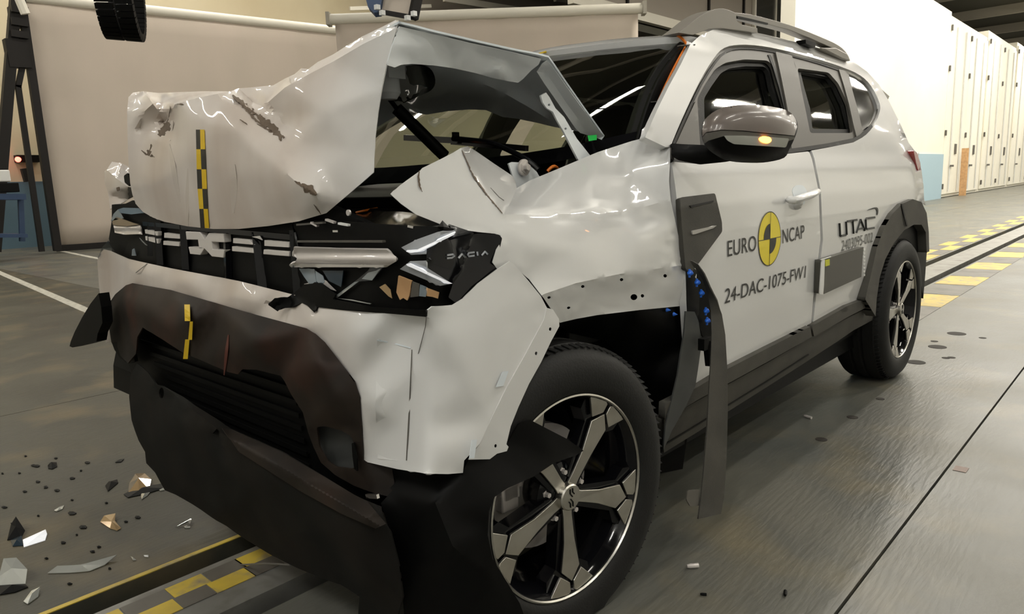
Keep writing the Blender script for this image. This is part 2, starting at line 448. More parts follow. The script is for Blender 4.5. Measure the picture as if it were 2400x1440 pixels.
M['housing'] = mat('lamp_housing', (.6, .6, .58), .5)
M['gallery'] = mat('grey_gallery_panel', (.36, .32, .27), .6)
M['wglass'] = mat('dark_office_glass', (.05, .05, .045), .15)

M['floor_shaded'] = mix_noise(mat('worn_brown_grey_concrete_shaded', (.17, .17, .155), .3), (.048, .048, .038), (.084, .078, .056), 1.6, .35, .68, detail=10, c3=(.15, .12, .07), s3=2.3, rough=(.34, .55)); floor_bump(M['floor_shaded']); M['floor_shaded'].node_tree.nodes['Principled BSDF'].inputs['Specular IOR Level'].default_value = .2  # worn concrete, its colour also darkened to stand in for left-hand shade
# floor: slabs with open joints, two track slots and the plate between them
def slab(name, x0, x1, y0, y1, m, z1=0, z0=-.12):
    b = MB(); b.box((x0, y0, z0), (x1, y1, z1)); o = b.build(name, m, smooth=False); return struct(o)
XA, XB = -7, 62
slab('floor', XA, XB, -9, -.452, 'floor'); slab('floor', XA, XB, -.444, .625, 'floor')
slab('trim_plate', XA, XB, .708, .958, 'plate'); slab('floor', XA, 2.6, 1.048, 3.165, 'floor_shaded'); slab('floor', 2.604, XB, 1.048, 3.165, 'floor')
slab('floor', XA, 1.6, 3.171, 19.5, 'floor_shaded'); slab('floor', 1.606, 9, 3.171, 19.5, 'floor'); slab('floor', 9.006, XB, 3.171, 19.5, 'floor')
slab('trim_channel', XA, XB, -9, 19.5, 'slot', -.121, -.2)
b = MB(); b.box((XA, 1.048, .0005), (-.2, 1.065, .003)); struct(b.build('trim_edge', 'yfloor', smooth=False))
# chequered floor marks beside and on the track
def marks(name, cells, m, label):
    b = MB()
    for (x0, x1, y0, y1) in cells:
        j = .012; b.box((x0+rnd.uniform(-j, j), y0, 0.0006), (x1+rnd.uniform(-j, j), y1, .0022))
    return struct(b.build(name, m, smooth=False))
cy, ck = [], []
for i in range(-4, 70):
    x = 4.85+i*.62
    if x < 3.4: continue
    for (ya, yb, ph) in ((.28, .44, 0), (.44, .60, 1), (1.08, 1.23, 1), (1.23, 1.38, 0)):
        (cy if (i+ph) % 2 == 0 and ya not in (.44,) or (ya == .44 and (i % 2 == 0)) else ck).append((x, x+.60, ya, yb))
for i in range(9):
    x = -1.06+i*.098
    for (ya, yb, ph) in ((.80, .865, 0), (.865, .93, 1)):
        (cy if (i+ph) % 2 == 0 else ck).append((x, x+.094, ya, yb))
marks('trim_yellow_marks', cy, 'yfloor', ''); marks('trim_dark_marks', ck, 'dfloor', '')
b = MB()
for (p, q) in (((0, 640), (187, 721)), ((150, 590), (238, 608))):
    a, c = onZ(*p, 0), onZ(*q, 0); a += (a-c)*.15; c += (c-a)*.1; b.bar(a+Vector((0, 0, .0005)), c+Vector((0, 0, .0005)), .09, .003)
struct(b.build('trim_white_line', 'wline', smooth=False))

# walls and roof
def wallbox(name, a, c, m): b = MB(); b.box(a, c); return struct(b.build(name, m, smooth=False))
wallbox('wall_back', (-7, 18.0, -.1), (13.8, 18.3, 9), 'cream'); wallbox('wall_back', (13.8, 18.05, -.1), (62, 18.3, 9), 'gallery'); wallbox('trim_dado', (-7, 17.93, 0), (14, 17.995, 1.45), 'dado')
wallbox('wall_right', (13.99, 5.06, -.1), (27.0, 5.36, 6.05), 'wallw')
wallbox('trim_dado_right', (14.0, 5.03, 0), (27.0, 5.055, 1.48), 'dado2')
M['wallg'] = mix_noise(mat('pale_grey_painted_wall', (.62, .66, .68), .7), (.66, .66, .64), (.62, .62, .60), .5, .35, .7)
wallbox('wall_front', (-7.3, -9, -.1), (-7, 18, 9), 'wallg'); wallbox('wall_side', (-7, -9.3, -.1), (62, -9, 9), 'wallg')
wallbox('wall_far', (62, -9, -.1), (62.3, 18, 9), 'wallw')
wallbox('ceiling', (-7.3, -9.3, 9), (62.3, 18.3, 9.2), 'ceil')
for k, x in enumerate(range(-4, 62, 6)):
    b = MB(); b.box((x, -9, 8.55), (x+.25, 18, 9)); struct(b.build('ceiling_beam', 'beam', smooth=False))
for y in (-6, -1, 4, 9, 14):
    b = MB(); b.box((-7, y, 8.3), (62, y+.15, 8.55)); struct(b.build('ceiling_purlin', 'beam', smooth=False))
# gallery along the back behind the right-hand building
wallbox('trim_gallery_beam', (15.5, 11.8, 5.86), (60, 12.0, 6.16), 'tubew')
wallbox('wall_gallery', (15.5, 12.02, 6.16), (60, 12.2, 8.9), 'gallery')
wallbox('trim_gallery_deck', (15.5, 12.0, 5.6), (60, 17.9, 5.82), 'ceil')
for x in (18.4, 23.6, 26.4):
    b = MB(); b.box((x, 11.95, 6.16), (x+.1, 12.02, 8.9)); struct(b.build('trim_gallery_post', 'frameblk', smooth=False))
for n, (x0, x1, z0, z1) in enumerate(((27.4, 31.2, 6.55, 8.5), (33, 37, 6.6, 8.5))):
    b = MB(); b.box((x0, 11.96, z0), (x1, 12.015, z1), 0); o = b.build('window_%d' % (n+1), 'wglass', smooth=False); struct(o)
    f = MB(); w = .16
    for (xa, xb, za, zb) in ((x0-w, x0, z0-w, z1+w), (x1, x1+w, z0-w, z1+w), (x0, x1, z0-w, z0), (x0, x1, z1, z1+w), ((x0+x1)/2-.05, (x0+x1)/2+.05, z0, z1)): f.box((xa, 11.9, za), (xb, 12.01, zb))
    f.build('window_frame', 'tubew', o, smooth=False)
for (p, q, r) in (((1040, -4), (1215, 24), .10), ((1300, -4), (1480, 22), .12), ((820, 20), (1010, 14), .05)):
    b = MB(); b.bar(onY(*p, 17), onY(*q, 17), r, r*2); struct(b.build('trim_brace', 'tubew', smooth=False))
# lockers / container doors along the right wall beyond the dado
def container(x0, x1, h, label):
    t = thing('container', label, 'container', (x0, 5.1, 0), 'white containers along the right wall')
    b = MB(); b.box((x0, 5.14, 0.02), (x1, 7.4, h)); b.build('body', 'wallw', t, smooth=False)
    n = 2; w = (x1-x0-.16)/n
    for i in range(n):
        d = MB(); a = x0+.08+i*w; d.box((a+.02, 5.08, .12), (a+w-.02, 5.135, h-.15)); o = d.build('door', 'wallw', t, smooth=False, bevel=.01)
        for fx in (.28, .72):
            r = MB(); xx = a+w*fx; r.tube([(xx, 5.05, .2), (xx, 5.05, h-.3)], .022); r.build('lock_rod', 'housing', o)
        hd = MB(); hd.box((a+w*.28-.06, 5.0, 1.05), (a+w*.28+.4, 5.03, 1.12)); hd.build('handle', 'trim', o, smooth=False); hd = MB(); hd.box((a+w*.5, 5.05, 1.5), (a+w*.5+.25, 5.078, 1.85)); hd.build('door_plate', 'trim', o, smooth=False)
        for z in (.3, h*.35, h*.7, h-.5): g = MB(); g.box((a-.02, 5.03, z), (a+.08, 5.075, z+.18)); g.build('hinge', 'trim', o, smooth=False)
    return t
container(27.1, 33.4, 6.0, 'white steel container with lock rods, directly beside the pale blue dado')
container(33.6, 40, 6.3, 'white steel container with lock rods, between its two neighbours on the right wall')
container(40.2, 49.5, 6.6, 'white steel container with lock rods, farthest one along the right wall')
b = MB(); b.bar((29.6, 4.90, .0), (29.6, 4.90, 1.7), .22, .06)
tag(b.build('timber_post', 'card', smooth=False), 'brown timber post leaning upright against the first white container', 'post')

# lamps under the roof
def lamp(x, y, L=2.4, dirx=True, z=8.1):
    t = thing('ceiling_lamp', 'lit twin tube lamp hanging in an unseen row under the dark roof', 'lamp', (x, y, z), 'tube lamps under the roof')
    h = MB(); a = MB()
    if dirx: h.box((x-L/2, y-.12, z), (x+L/2, y+.12, z+.06)); [a.tube([(x-L/2+.05, y+s, z-.03), (x+L/2-.05, y+s, z-.03)], .03) for s in (-.06, .06)]
    else: h.box((x-.12, y-L/2, z), (x+.12, y+L/2, z+.06)); [a.tube([(x+s, y-L/2+.05, z-.03), (x+s, y+L/2-.05, z-.03)], .03) for s in (-.06, .06)]
    h.build('housing', 'housing', t, smooth=False); tb = a.build('tube', 'lamp', t)
    st = MB(); st.bar((x, y, z+.06), (x, y, 9), .02, .02); st.build('hanger', 'beam', t, smooth=False)
    ld = bpy.data.lights.new('tube_light', 'AREA'); ld.shape = 'RECTANGLE'; ld.size = L*.95 if dirx else .2; ld.size_y = .2 if dirx else L*.95
    ld.color = LAMP_C; ld.energy = LAMP_W
    lo = bpy.data.objects.new('tube_light', ld); COL.objects.link(lo); lo.parent = t; lo.location = (0, 0, -.08)
    return t
LAMP_W = 58; LAMP_C = (1, .975, .92)
for y in (-6.5, -2.5, 2.5, 12, 15.5):
    for x in (-6.1 if y < 5 else -4, 1.5, 6.5):
        if (x, y) == (6.5, 2.5): continue
        LAMP_W = 155 if x < 0 and y < 5 else (80 if y > 5 else 48); LAMP_C = (.98, .975, .95) if x < 0 and y < 5 else (1, .97, .92); lamp(x, y)  # front row behind the camera is added and strengthened to brighten the car's nose
LAMP_W = 300; LAMP_C = (1, .94, .83)
for y in (-4.5, 0, 3):
    for x in (12, 18, 25, 33, 42, 52): lamp(x, y)
LAMP_W = 130
lamp(11, 14)

# photo screens on rollers
def roller(label, A, D, L, H, r, seed, z0=.35):
    t = thing('projection_screen', label, 'screen', A)
    n = Vector((-D.y, D.x, 0)); b = MB()
    NX, NZ = 40, 12
    V = []; 
    for i in range(NX+1):
        for j in range(NZ+1):
            V.append(A + D*(L*i/NX) + Vector((0, 0, z0+(H-z0)*j/NZ)) + n*(.03*noise.noise(Vector((i*.25+seed, j*.1, 0)))))
    b.add(V, [(i*(NZ+1)+j, (i+1)*(NZ+1)+j, (i+1)*(NZ+1)+j+1, i*(NZ+1)+j+1) for i in range(NX) for j in range(NZ)])
    o = b.build('fabric', 'screen', t); q = o.modifiers.new('thickness', 'SOLIDIFY'); q.thickness = .006
    b = MB(); b.tube([A+D*-.1+Vector((0, 0, H+r*.6)), A+D*(L+.1)+Vector((0, 0, H+r*.6))], r, 16); b.build('roller_tube', 'tubew', t)
    b = MB(); b.bar(A+D*-.02+Vector((0, 0, z0-.06)), A+D*(L+.02)+Vector((0, 0, z0-.06)), .05, .13); b.build('bottom_bar', 'frameblk', t, smooth=False)
    for s in (-.1, L+.1):
        b = MB(); p = A+D*s+Vector((0, 0, H+r*.6)); b.bar(p-D*.03, p+D*.03, r*2.4, r*2.4); b.build('end_cap', 'beam', t, smooth=False)
    return t
A1 = onZ(135, 590, .0); D1 = Vector((math.cos(math.radians(-9.5)), math.sin(math.radians(-9.5)), 0))
top1 = vplane(188, 14, A1, D1).z; L1 = (vplane(790, 60, A1, D1)-A1).length+.0
roller('large beige roller screen at the left before the cream back wall', A1, D1, L1, top1, .10, 1.0, .12)
A2 = P3(786, 60, 12); B2 = P3(1495, 20, 12); top2 = (A2.z+B2.z)/2; A2.z = 0; B2.z = 0
roller('beige roller screen behind the bonnet and roof of the car, nearer than the left one', A2, (B2-A2).normalized(), (B2-A2).length, top2, .085, 5.0)

# tall dark frame / step stand at the left
def atY(px, py, y): return onY(px, py, y)
t = thing('step_stand', 'tall dark steel stand with rungs at the far left beside the beige screen', 'stand', onZ(60, 590, 0))
yF = 15.2
b = MB(); b.bar(atY(38, -20, yF), atY(-12, 590, yF), .17, .17); b.build('post', 'frameblk', t, smooth=False)
b = MB(); b.bar(atY(46, -20, yF), atY(135, 588, yF), .13, .13); b.build('post', 'frameblk', t, smooth=False)
b = MB(); b.bar(atY(58, 130, yF), atY(42, 205, yF), .09, .09); b.bar(atY(42, 200, yF), atY(98, 590, yF), .09, .09); b.build('brace', 'frameblk', t, smooth=False)
for (y0, y1, h) in ((22, 28, 0), (52, 62, 0), (80, 92, 0)):
    b = MB(); b.bar(atY(22, y0, yF), atY(62, y0+6, yF), .3, .12); b.build('step', 'frameblk', t, smooth=False)
b = MB(); b.bar(atY(14, 125, yF), atY(66, 128, yF), .2, .5); b.build('panel', 'frameblk', t, smooth=False)
b = MB(); b.tube([atY(44, -5, yF-.6), atY(60, 33, yF-.6)], .08); tag(b.build('white_tube', 'tubew'), 'short white tube clamped on top of the dark stand at far left', 'tube')
# blue trolley at the far left edge
t = thing('trolley', 'blue steel trolley at the far left edge under the dark stand', 'trolley', onZ(10, 585, 0))
yT = 14.2
for p, q in (((-20, 470), (-20, 570)), ((48, 462), (52, 566))):
    b = MB(); b.bar(atY(*p, yT), atY(*q, yT), .08, .08); b.build('leg', 'bluetrim', t, smooth=False)
b = MB(); b.bar(atY(-30, 462, yT), atY(48, 462, yT), .7, .1); b.build('top', 'bluetrim', t, smooth=False)
b = MB(); b.bar(atY(-30, 552, yT), atY(52, 552, yT), .7, .06); b.build('shelf', 'bluetrim', t, smooth=False)
b = MB(); b.box(tuple(atY(-10, 452, yT)-Vector((.2, .2, 0))), tuple(atY(38, 440, yT)+Vector((0, .2, .08)))); b2 = b.build('toolbox', 'black', smooth=False, bevel=.01)
tag(b2, 'dark toolbox lying on the blue trolley', 'toolbox')
b = MB(); a = atY(8, 432, yT-.1)+Vector((0, 0, .04)); b.box(tuple(a-Vector((.1, .1, 0))), tuple(a+Vector((.1, .1, .2)))); tag(b.build('plastic_canister', 'white', smooth=False, bevel=.02), 'white plastic canister standing on the toolbox at far left', 'canister')
t = thing('wall_socket_lamp', 'small glowing red lamp with dark bracket on the wall at far left', 'lamp', atY(42, 372, 17.9))
c = atY(42, 374, 17.7); b = MB(); b.lathe([(0, 0), (.06, .0), (.05, -.06), (0, -.08)], c, (0, 1, 0), 12); b.build('lens', 'redled', t)
b = MB(); b.box(tuple(c+Vector((0, .05, -.05))), tuple(c+Vector((.45, .3, .1)))); b.build('bracket', 'black', t, smooth=False)
b = MB(); b.bar(atY(57, 395, 17.6), atY(66, 426, 17.6), .14, .14); tag(b.build('wall_box', 'frameblk', smooth=False), 'narrow dark box fixed to the wall below the red lamp', 'box')

# objects hanging in from the top of the picture
t = thing('cable_carrier', 'black ribbed cable carrier loop hanging from above at the upper left', 'cable carrier', P3(275, 30, 4.6))
C0 = P3(276, -45, 4.6); b1 = MB(); b2 = MB(); r = .34
ax = (RT*.97+FW*.25).normalized(); upv = Vector((0, 0, 1)); fv = ax.cross(upv).normalized()
for side_, mb in ((-1, b1), (1, b2)):
    P = []
    for k in range(25):
        a = math.radians(180+k*7.5); P.append(C0 + ax*(.058*side_) + fv*(math.cos(a)*r*.55) + upv*(math.sin(a)*r))
    P = [P[0]+upv*.6] + P + [P[-1]+upv*.6]
    for i in range(len(P)-1):
        a, c = P[i], P[i+1]; mb.bar(a, a+(c-a)*.84, .05, .10, up=fv.cross(Vector((0,0,1)))*0+ax)
b1.build('chain_half', 'black', t, smooth=False); b2.build('chain_half', 'black', t, smooth=False)
b = MB(); b.tube([C0+upv*.55, C0-upv*(r-.02)*1.0+upv*.25], .012); b.build('inner_cable', 'tubew', t)
b = MB(); top_ = C0+upv*.62; b.bar(top_-ax*.2, top_+ax*.2, .05, .03); b.bar(top_, Vector((top_.x, top_.y, 8.27)), .04, .04); b.build('suspension_rod', 'frameblk', t, smooth=False)
t = thing('camera_bracket', 'dark bracket with a pale flat plate hanging above the bent bonnet', 'bracket', P3(925, 0, 3.2))
D = 3.2
b = MB(); b.prism([P3(850, -30, D), P3(862, 15, D), P3(876, 30, D), P3(890, 28, D), P3(900, -30, D)], FW*.05); b.build('side_plate', 'bluetrim', t, smooth=False)
b = MB(); b.bar(P3(985, -40, D), P3(968, 44, D), .03, .04); b.build('arm', 'frameblk', t, smooth=False)
b = MB(); q_ = P3(985, -40, D); b.bar(q_, Vector((q_.x, q_.y, 8.95)), .03, .03); b.bar(P3(860, -30, D), q_, .03, .03); b.build('suspension_rod', 'frameblk', t, smooth=False)
b = MB(); b.bar(P3(888, 27, D), P3(972, 42, D), .012, .02); b.build('cross_bar', 'frameblk', t, smooth=False)
b = MB(); b.prism([P3(893, -30, D+.03), P3(895, 26, D+.03), P3(958, 40, D+.03), P3(975, -30, D+.03)], FW*.008); b.build('plate', 'screen', t, smooth=False)
for q in ((884, 17), (896, 30), (955, 42), (970, 32)): b = MB(); c = P3(*q, D-.03); b.box(tuple(c-Vector((.01, .01, .01))), tuple(c+Vector((.01, .01, .01)))); b.build('bolt_head', 'white', t, smooth=False)
# ================================================================== THE CRASHED CAR
car = thing('car', 'white crash-tested car with crushed front and folded bonnet standing on the test track', 'car', (1.3, .9, 0))
# ---- wheels ------------------------------------------------------
def wheel(loc, steer, phase, label=None, side_=1, flat=0):
    """built about its hub; +Y local points out of the car's left side is -Y"""
    w = MB(); R = .2286
    # alloy barrel and five dark spokes
    w.lathe([(.241, 0), (.243, .006), (.236, .014), (.225, .03), (.215, .10), (.222, .18), (.238, .195), (.238, .2), (.218, .19), (.208, .1), (.216, .03), (.226, .012), (.233, .002)], (0, 0, 0), (0, 1, 0), 64, closed=True)
    w.lathe([(0, .022), (.05, .022), (.075, .035), (.078, .06), (.06, .1), (0, .1)], (0, 0, 0), (0, 1, 0), 32)
    for k in range(5):
        a = phase+k*2*math.pi/5; u = Vector((math.cos(a), 0, math.sin(a))); v = Vector((-math.sin(a), 0, math.cos(a)))
        P = [(.04, .024), (.17, .038), (.19, .068), (.232, .075), (.236, 0), (.232, -.075), (.19, -.068), (.17, -.038), (.04, -.024)]
        w.prism([u*p*1.0+v*q+Vector((0, .019 - .006*(p > .2), 0)) for p, q in P], (0, .035, 0))
    wh = w.build('wheel', 'gblack', car, angle=40)
    wh.location = loc; wh.rotation_euler = (0, 0, steer); WORLD['local'] = Matrix.Identity(4)
    WORLD[wh.name] = Matrix.Identity(4)
    t = MB(); ro = .352
    prof = [(.238, .004), (.246, -.006), (.262, -.012), (.29, -.014), (.318, -.008), (.333, .004), (.343, .018), (.346, .03), (.352, .034), (.353, .08), (.346, .084), (.346, .092), (.354, .096), (.354, .128), (.346, .132), (.346, .14), (.353, .144), (.352, .19), (.343, .205), (.325, .22), (.28, .226), (.24, .2)]
    t.lathe([(r, y+.0) for r, y in prof], (0, 0, 0), (0, 1, 0), 120)
    if flat:
        for q in t.V:
            if q.z < -flat: q.z = -flat + (q.z+flat)*.02; q.y += -.006 if q.y < .1 else .006
    for k in range(96):   # shoulder tread blocks
        a = k*2*math.pi/96; u = Vector((math.cos(a), 0, math.sin(a))); v = Vector((-math.sin(a), 0, math.cos(a)))
        for y0, y1 in ((.012, .034),):
            if flat and u.z*.355 < -flat+.01: continue
            t.bar(u*.3445+Vector((0, y0, 0)), u*.3498+v*.006+Vector((0, y1, 0)), .013, .002)
    t.build('tyre', 'rubber', wh)
    # machined faces: spoke blades, two rim plates at the end of each spoke, thin ring
    for k in range(5):
        a = phase+k*2*math.pi/5; u = Vector((math.cos(a), 0, math.sin(a))); v = Vector((-math.sin(a), 0, math.cos(a))); Rr = .241
        def Q(P, y0=.008): return [(u*p+v*q)*Rr+Vector((0, y0+(.010 if p < .5 else .0)*(1-p*2)*.8 if p < .5 else y0-.007*max(0, p-.7)/.3, 0)) for p, q in P]
        s = MB(); s.prism(Q([(.09, .062), (.20, .056), (.45, .070), (.735, .122), (.86, .0), (.735, -.122), (.45, -.070), (.20, -.056), (.09, -.062)]), (0, .006, 0))
        s.build('spoke', 'alu', wh, bevel=.0012)
        for sg in (1, -1):
            pl = MB(); pl.prism(Q([(.77, .142*sg), (.865, .026*sg), (.955, .026*sg), (.988, .09*sg), (.94, .31*sg)][::sg]), (0, .006, 0)); pl.build('rim_plate', 'alu', wh, bevel=.001)
    ring = MB(); ring.lathe([(.2405, -.0035), (.237, -.005), (.2345, -.001), (.2355, .006), (.241, .006)], (0, 0, 0), (0, 1, 0), 96, closed=True); ring.build('rim_ring', 'alu', wh)
    hub = MB(); hub.lathe([(0, .0), (.028, .0), (.031, .003), (.032, .02), (0, .02)], (0, 0, 0), (0, 1, 0), 40)
    hb = hub.build('hub_cap', 'alu', wh)
    lg = MB()   # emblem lines on the cap
    for sx, sz in ((1, 1), (-1, -1)):
        P = [(-.004*sx, .022*sz), (-.004*sx, .011*sz), (.003*sx, .002*sz)]
        P2 = [(.004*sx, .022*sz), (.004*sx, .013*sz), (.009*sx, .007*sz)]
        for PP in (P, P2):
            for (x0, z0), (x1, z1) in zip(PP, PP[1:]): lg.bar((x0, -.0008, z0), (x1, -.0008, z1), .0024, .0018, up=(0, 1, 0))
    lg.build('cap_emblem', 'black', wh, smooth=False)
    for k in range(5):
        a = phase+math.pi/5+k*2*math.pi/5; c = Vector((math.cos(a)*.056, .03, math.sin(a)*.056))
        n = MB(); n.lathe([(0, -.014), (.006, -.014), (.0062, -.004), (.009, -.003), (.009, .01), (0, .01)], c, (0, 1, 0), 6); n.build('wheel_bolt', 'silver', wh, smooth=False)
    br = MB(); br.lathe([(.05, .10), (.15, .10), (.15, .125), (.05, .125)], (0, 0, 0), (0, 1, 0), 48, closed=True); br.build('brake_disc', 'silver', wh)
    c = MB(); a = math.radians(150)
    for s in range(5):
        q = a+math.radians(-24+s*12); c.box((-.03, .075, -.028), (.03, .145, .028), R=Matrix.Rotation(-q, 3, 'Y'), c=(0, .11, 0)) if 0 else c.bar((math.cos(q)*.118, .075, math.sin(q)*.118), (math.cos(q)*.118, .145, math.sin(q)*.118), .05, .06)
    c.build('brake_caliper', 'silver', wh, bevel=.004)
    return wh
def dup(o, parent, loc, rot):
    n = o.copy(); COL.objects.link(n); n.parent = parent; n.location = loc; n.rotation_euler = rot
    for ch in list(o.children):
        c = ch.copy(); COL.objects.link(c); c.parent = n
    return n
w1 = wheel((0, .0, .318), -.107, math.radians(-90), flat=.316)
w2 = wheel((2.657, .0, .345), 0, math.radians(36), flat=.343)
dup(w1, car, (0, 1.80, .318), (0, 0, math.pi-.107)); dup(w2, car, (2.657, 1.80, .345), (0, 0, math.pi))
mk = MB(); mk.lathe([(0, 0), (.008, 0), (.008, .002), (0, .002)], onY(1378, 874, -.0135), (0, 1, 0), 16); mk.build('tyre_mark', mat('red_paint_dot', (.6, .12, .08), .6), car)

# ---- left side body ------------------------------------------------
DLO = curve([(1571, 345), (1598, 280), (1638, 195), (1672, 138), (1698, 112), (1735, 105), (1785, 108), (1850, 121), (1920, 140), (1975, 158), (2015, 176), (2042, 202), (2062, 243), (2060, 268), (2046, 298), (2022, 322), (2000, 333), (1940, 345), (1880, 354), (1800, 364), (1700, 377), (1640, 383), (1600, 383), (1577, 378)], 3, True)
ARCHO = [(2028, 702), (2040, 650), (2055, 582), (2072, 535), (2092, 501), (2115, 478), (2140, 467), (2160, 474)]
ARCHI = [(2052, 742), (2055, 700), (2062, 650), (2075, 608), (2095, 570), (2119, 540), (2142, 527), (2160, 527), (2170, 545), (2176, 582)]
QX = [(2022, 322), (2035, 380), (2048, 450), (2060, 520), (2058, 575)]        # rear cut of the rear door
frame_out = [(1512, 322), (1540, 258), (1566, 205), (1596, 150), (1618, 104), (1640, 84), (1670, 70), (1715, 66), (1790, 80), (1890, 104), (1960, 125), (1998, 143), (2032, 168), (2060, 198), (2085, 240), (2110, 290), (2130, 335), (2150, 362), (2160, 400), (2165, 440), (2166, 478)] + ARCHO[::-1][1:5] + QX[::-1]
bottomDLO = [(2000, 333), (1940, 345), (1880, 354), (1800, 364), (1700, 377), (1640, 383), (1577, 378), (1571, 345), (1540, 330)]
fo = frame_out[:-1] + [(2021, 324)] + [(2000, 334), (1940, 346), (1880, 356), (1800, 366), (1700, 379), (1640, 385), (1577, 380)]
side('side_frame', fo, 'paint', car, h=12, holes=[[q for q in DLO]] if 0 else (), thick=.02, off=.012) if 0 else None
# the painted side ring round the window openings
ring_o = frame_out[:-1]
inner = [q for q in DLO if q[0] > 1560]
left_i = [(1571, 345), (1598, 280), (1638, 195), (1672, 138), (1698, 112), (1735, 105), (1785, 108), (1850, 121), (1920, 140), (1975, 158), (2015, 176), (2042, 202), (2062, 243), (2060, 268), (2046, 298), (2024, 322)]
left_i = curve(left_i, 3)
sf = side('side_frame', ring_o[:25] + QX[::-1] + left_i[::-1][1:] + [(1560, 345)], 'paint', car, h=11, thick=.02)
fd_out = [(1574, 379), (1583, 440), (1594, 540), (1604, 640), (1611, 760), (1622, 920), (1700, 876), (1800, 825), (1900, 775), (1906, 700), (1923, 562), (1919, 450), (1903, 372), (1896, 355), (1800, 366), (1700, 379), (1640, 385)]
VENT = rounded([(1594, 463), (1676, 453), (1692, 520), (1693, 543), (1642, 612), (1620, 640), (1607, 632), (1604, 600), (1596, 500)], 5)
HB = rounded([(1856, 445), (1864, 434), (1882, 434), (1892, 448), (1886, 480), (1866, 482)], 6)
fd = side('front_door', rounded(fd_out, 4), 'paint', car, h=12, thick=.02)
rd_out = [(1909, 372), (1924, 450), (1929, 562), (1912, 700), (1904, 773), (1985, 728), (2030, 710), (2040, 650), (2057, 578)] + QX[::-1][1:] + [(2000, 334), (1940, 346), (1902, 353)]
rd = side('rear_door', rd_out, 'paint', car, h=12, thick=.02)
side('door_jamb', [(1560, 340), (1600, 660), (1606, 1000), (1710, 920), (1905, 800), (2040, 740), (2060, 560), (2030, 330), (1890, 340), (1700, 360)], 'black', car, off=.035, h=24, thick=.01)
# cladding strips
def clad2(name, top, bot, parent=car, lip=.018):
    top = [(x, y-1) for x, y in top]
    return side(name, top + bot[::-1], 'clad', parent, off=-lip*.6, h=11, thick=.02)
fc = clad2('door_cladding', [(1560, 948), (1640, 906), (1700, 869), (1800, 817), (1899, 767)], [(1558, 985), (1640, 935), (1707, 899), (1800, 848), (1903, 790)], lip=.03)
rc = clad2('door_cladding', [(1903, 766), (1985, 719), (2029, 702)], [(1908, 789), (1990, 742), (2040, 716)], lip=.03)
sill = side('sill', [(1556, 985), (1640, 937), (1707, 901), (1800, 850), (1899, 792), (1990, 744), (2042, 718), (2050, 748), (2000, 775), (1964, 800), (1930, 822), (1880, 855), (1800, 906), (1705, 966), (1640, 1010), (1556, 1062)], 'clad', car, off=.004, h=12, thick=.03)
side('cladding_groove', [(1560, 1040), (1640, 992), (1706, 950), (1800, 892), (1896, 830), (1896, 833), (1800, 895), (1706, 953), (1640, 995), (1560, 1044)], 'black', car, off=.001, h=12, thick=.002)
ac = sheet('wheel_arch_cladding', [Y(x, y, -.024) for x, y in ARCHO] + [Y(2172, 500, -.022), Y(2177, 545, -.022), Y(2178, 590, -.02), Y(2172, 592, -.02)] + [Y(x, y, -.02) for x, y in ARCHI[::-1][1:]], 'clad', car, h=8, thick=.04)
side('wheel_arch_joint', [(2112, 478), (2115, 478), (2128, 530), (2125, 531)], 'black', car, off=-.024, h=8, thick=.003)
side('side_vent', VENT, 'clad', fd, off=-.012, h=9, thick=.014)
side('vent_slot', [(1617, 482), (1673, 470), (1672, 474), (1620, 487)], 'black', fd, off=-.014, h=8, thick=.003)
side('vent_blade', [(1623, 541), (1680, 529), (1672, 535), (1630, 549), (1623, 550)], mat('satin_grey_blade', (.45, .43, .40), .3), fd, off=-.016, h=8, thick=.004)
# door handle
hr = MB(); 
side('handle_recess', HB, 'primer', fd, off=-.001, h=6, thick=.003)
P = [S(1853, 468, -.012), S(1862, 470, -.03), S(1880, 464, -.038), S(1900, 457, -.036), S(1913, 450, -.012)]
hb = MB(); hb.tube([tuple(q) for q in curve([tuple(q) for q in P], 4)], .017, 12, flat=.75); hb.build('door_handle', 'paint', fd)
P = S(1873, 478, -.012); hb = MB(); hb.lathe([(0, -.012), (.014, -.008), (.02, .004), (.02, .016), (0, .016)], P, (0, 1, 0), 20); hb.build('lock_cover', 'paint', fd)
# glass area: rubber surround with openings
W1 = rounded([(1634, 232), (1652, 198), (1676, 162), (1700, 147), (1745, 139), (1800, 142), (1812, 155), (1824, 200), (1845, 268), (1852, 330), (1845, 340), (1642, 352)], 8)
W2 = rounded([(1869, 160), (1942, 170), (1965, 196), (1988, 245), (1999, 308), (1994, 312), (1899, 312), (1889, 262), (1877, 205)], 6)
W3 = rounded([(1988, 168), (2030, 188), (2060, 246), (2055, 270), (2036, 300), (2022, 308), (2012, 262), (1998, 212)], 5)
sr = side('window_surround', DLO, 'trim', car, off=.012, h=9, holes=[W1, W2, W3], thick=.012)
side('window_seal', curve([(1573, 344), (1600, 283), (1640, 199), (1676, 143), (1700, 119), (1735, 111), (1785, 114), (1850, 127), (1920, 146), (1975, 164), (1974, 168), (1920, 150), (1850, 131), (1785, 118), (1735, 115), (1703, 123), (1680, 146), (1645, 201), (1606, 284), (1580, 344)], 2), 'rubber', car, off=.008, h=9, thick=.006)
side('window_seal', [(1800, 128), (1806, 128), (1822, 170), (1836, 225), (1848, 262), (1840, 262), (1826, 205), (1812, 158)], 'rubber', car, off=.009, h=9, thick=.005)
side('pillar_cover', rounded([(1818, 121), (1856, 130), (1868, 165), (1885, 250), (1899, 340), (1899, 352), (1856, 357), (1852, 300), (1846, 255), (1832, 185)], 3), 'trim', car, off=.003, h=9, thick=.008)
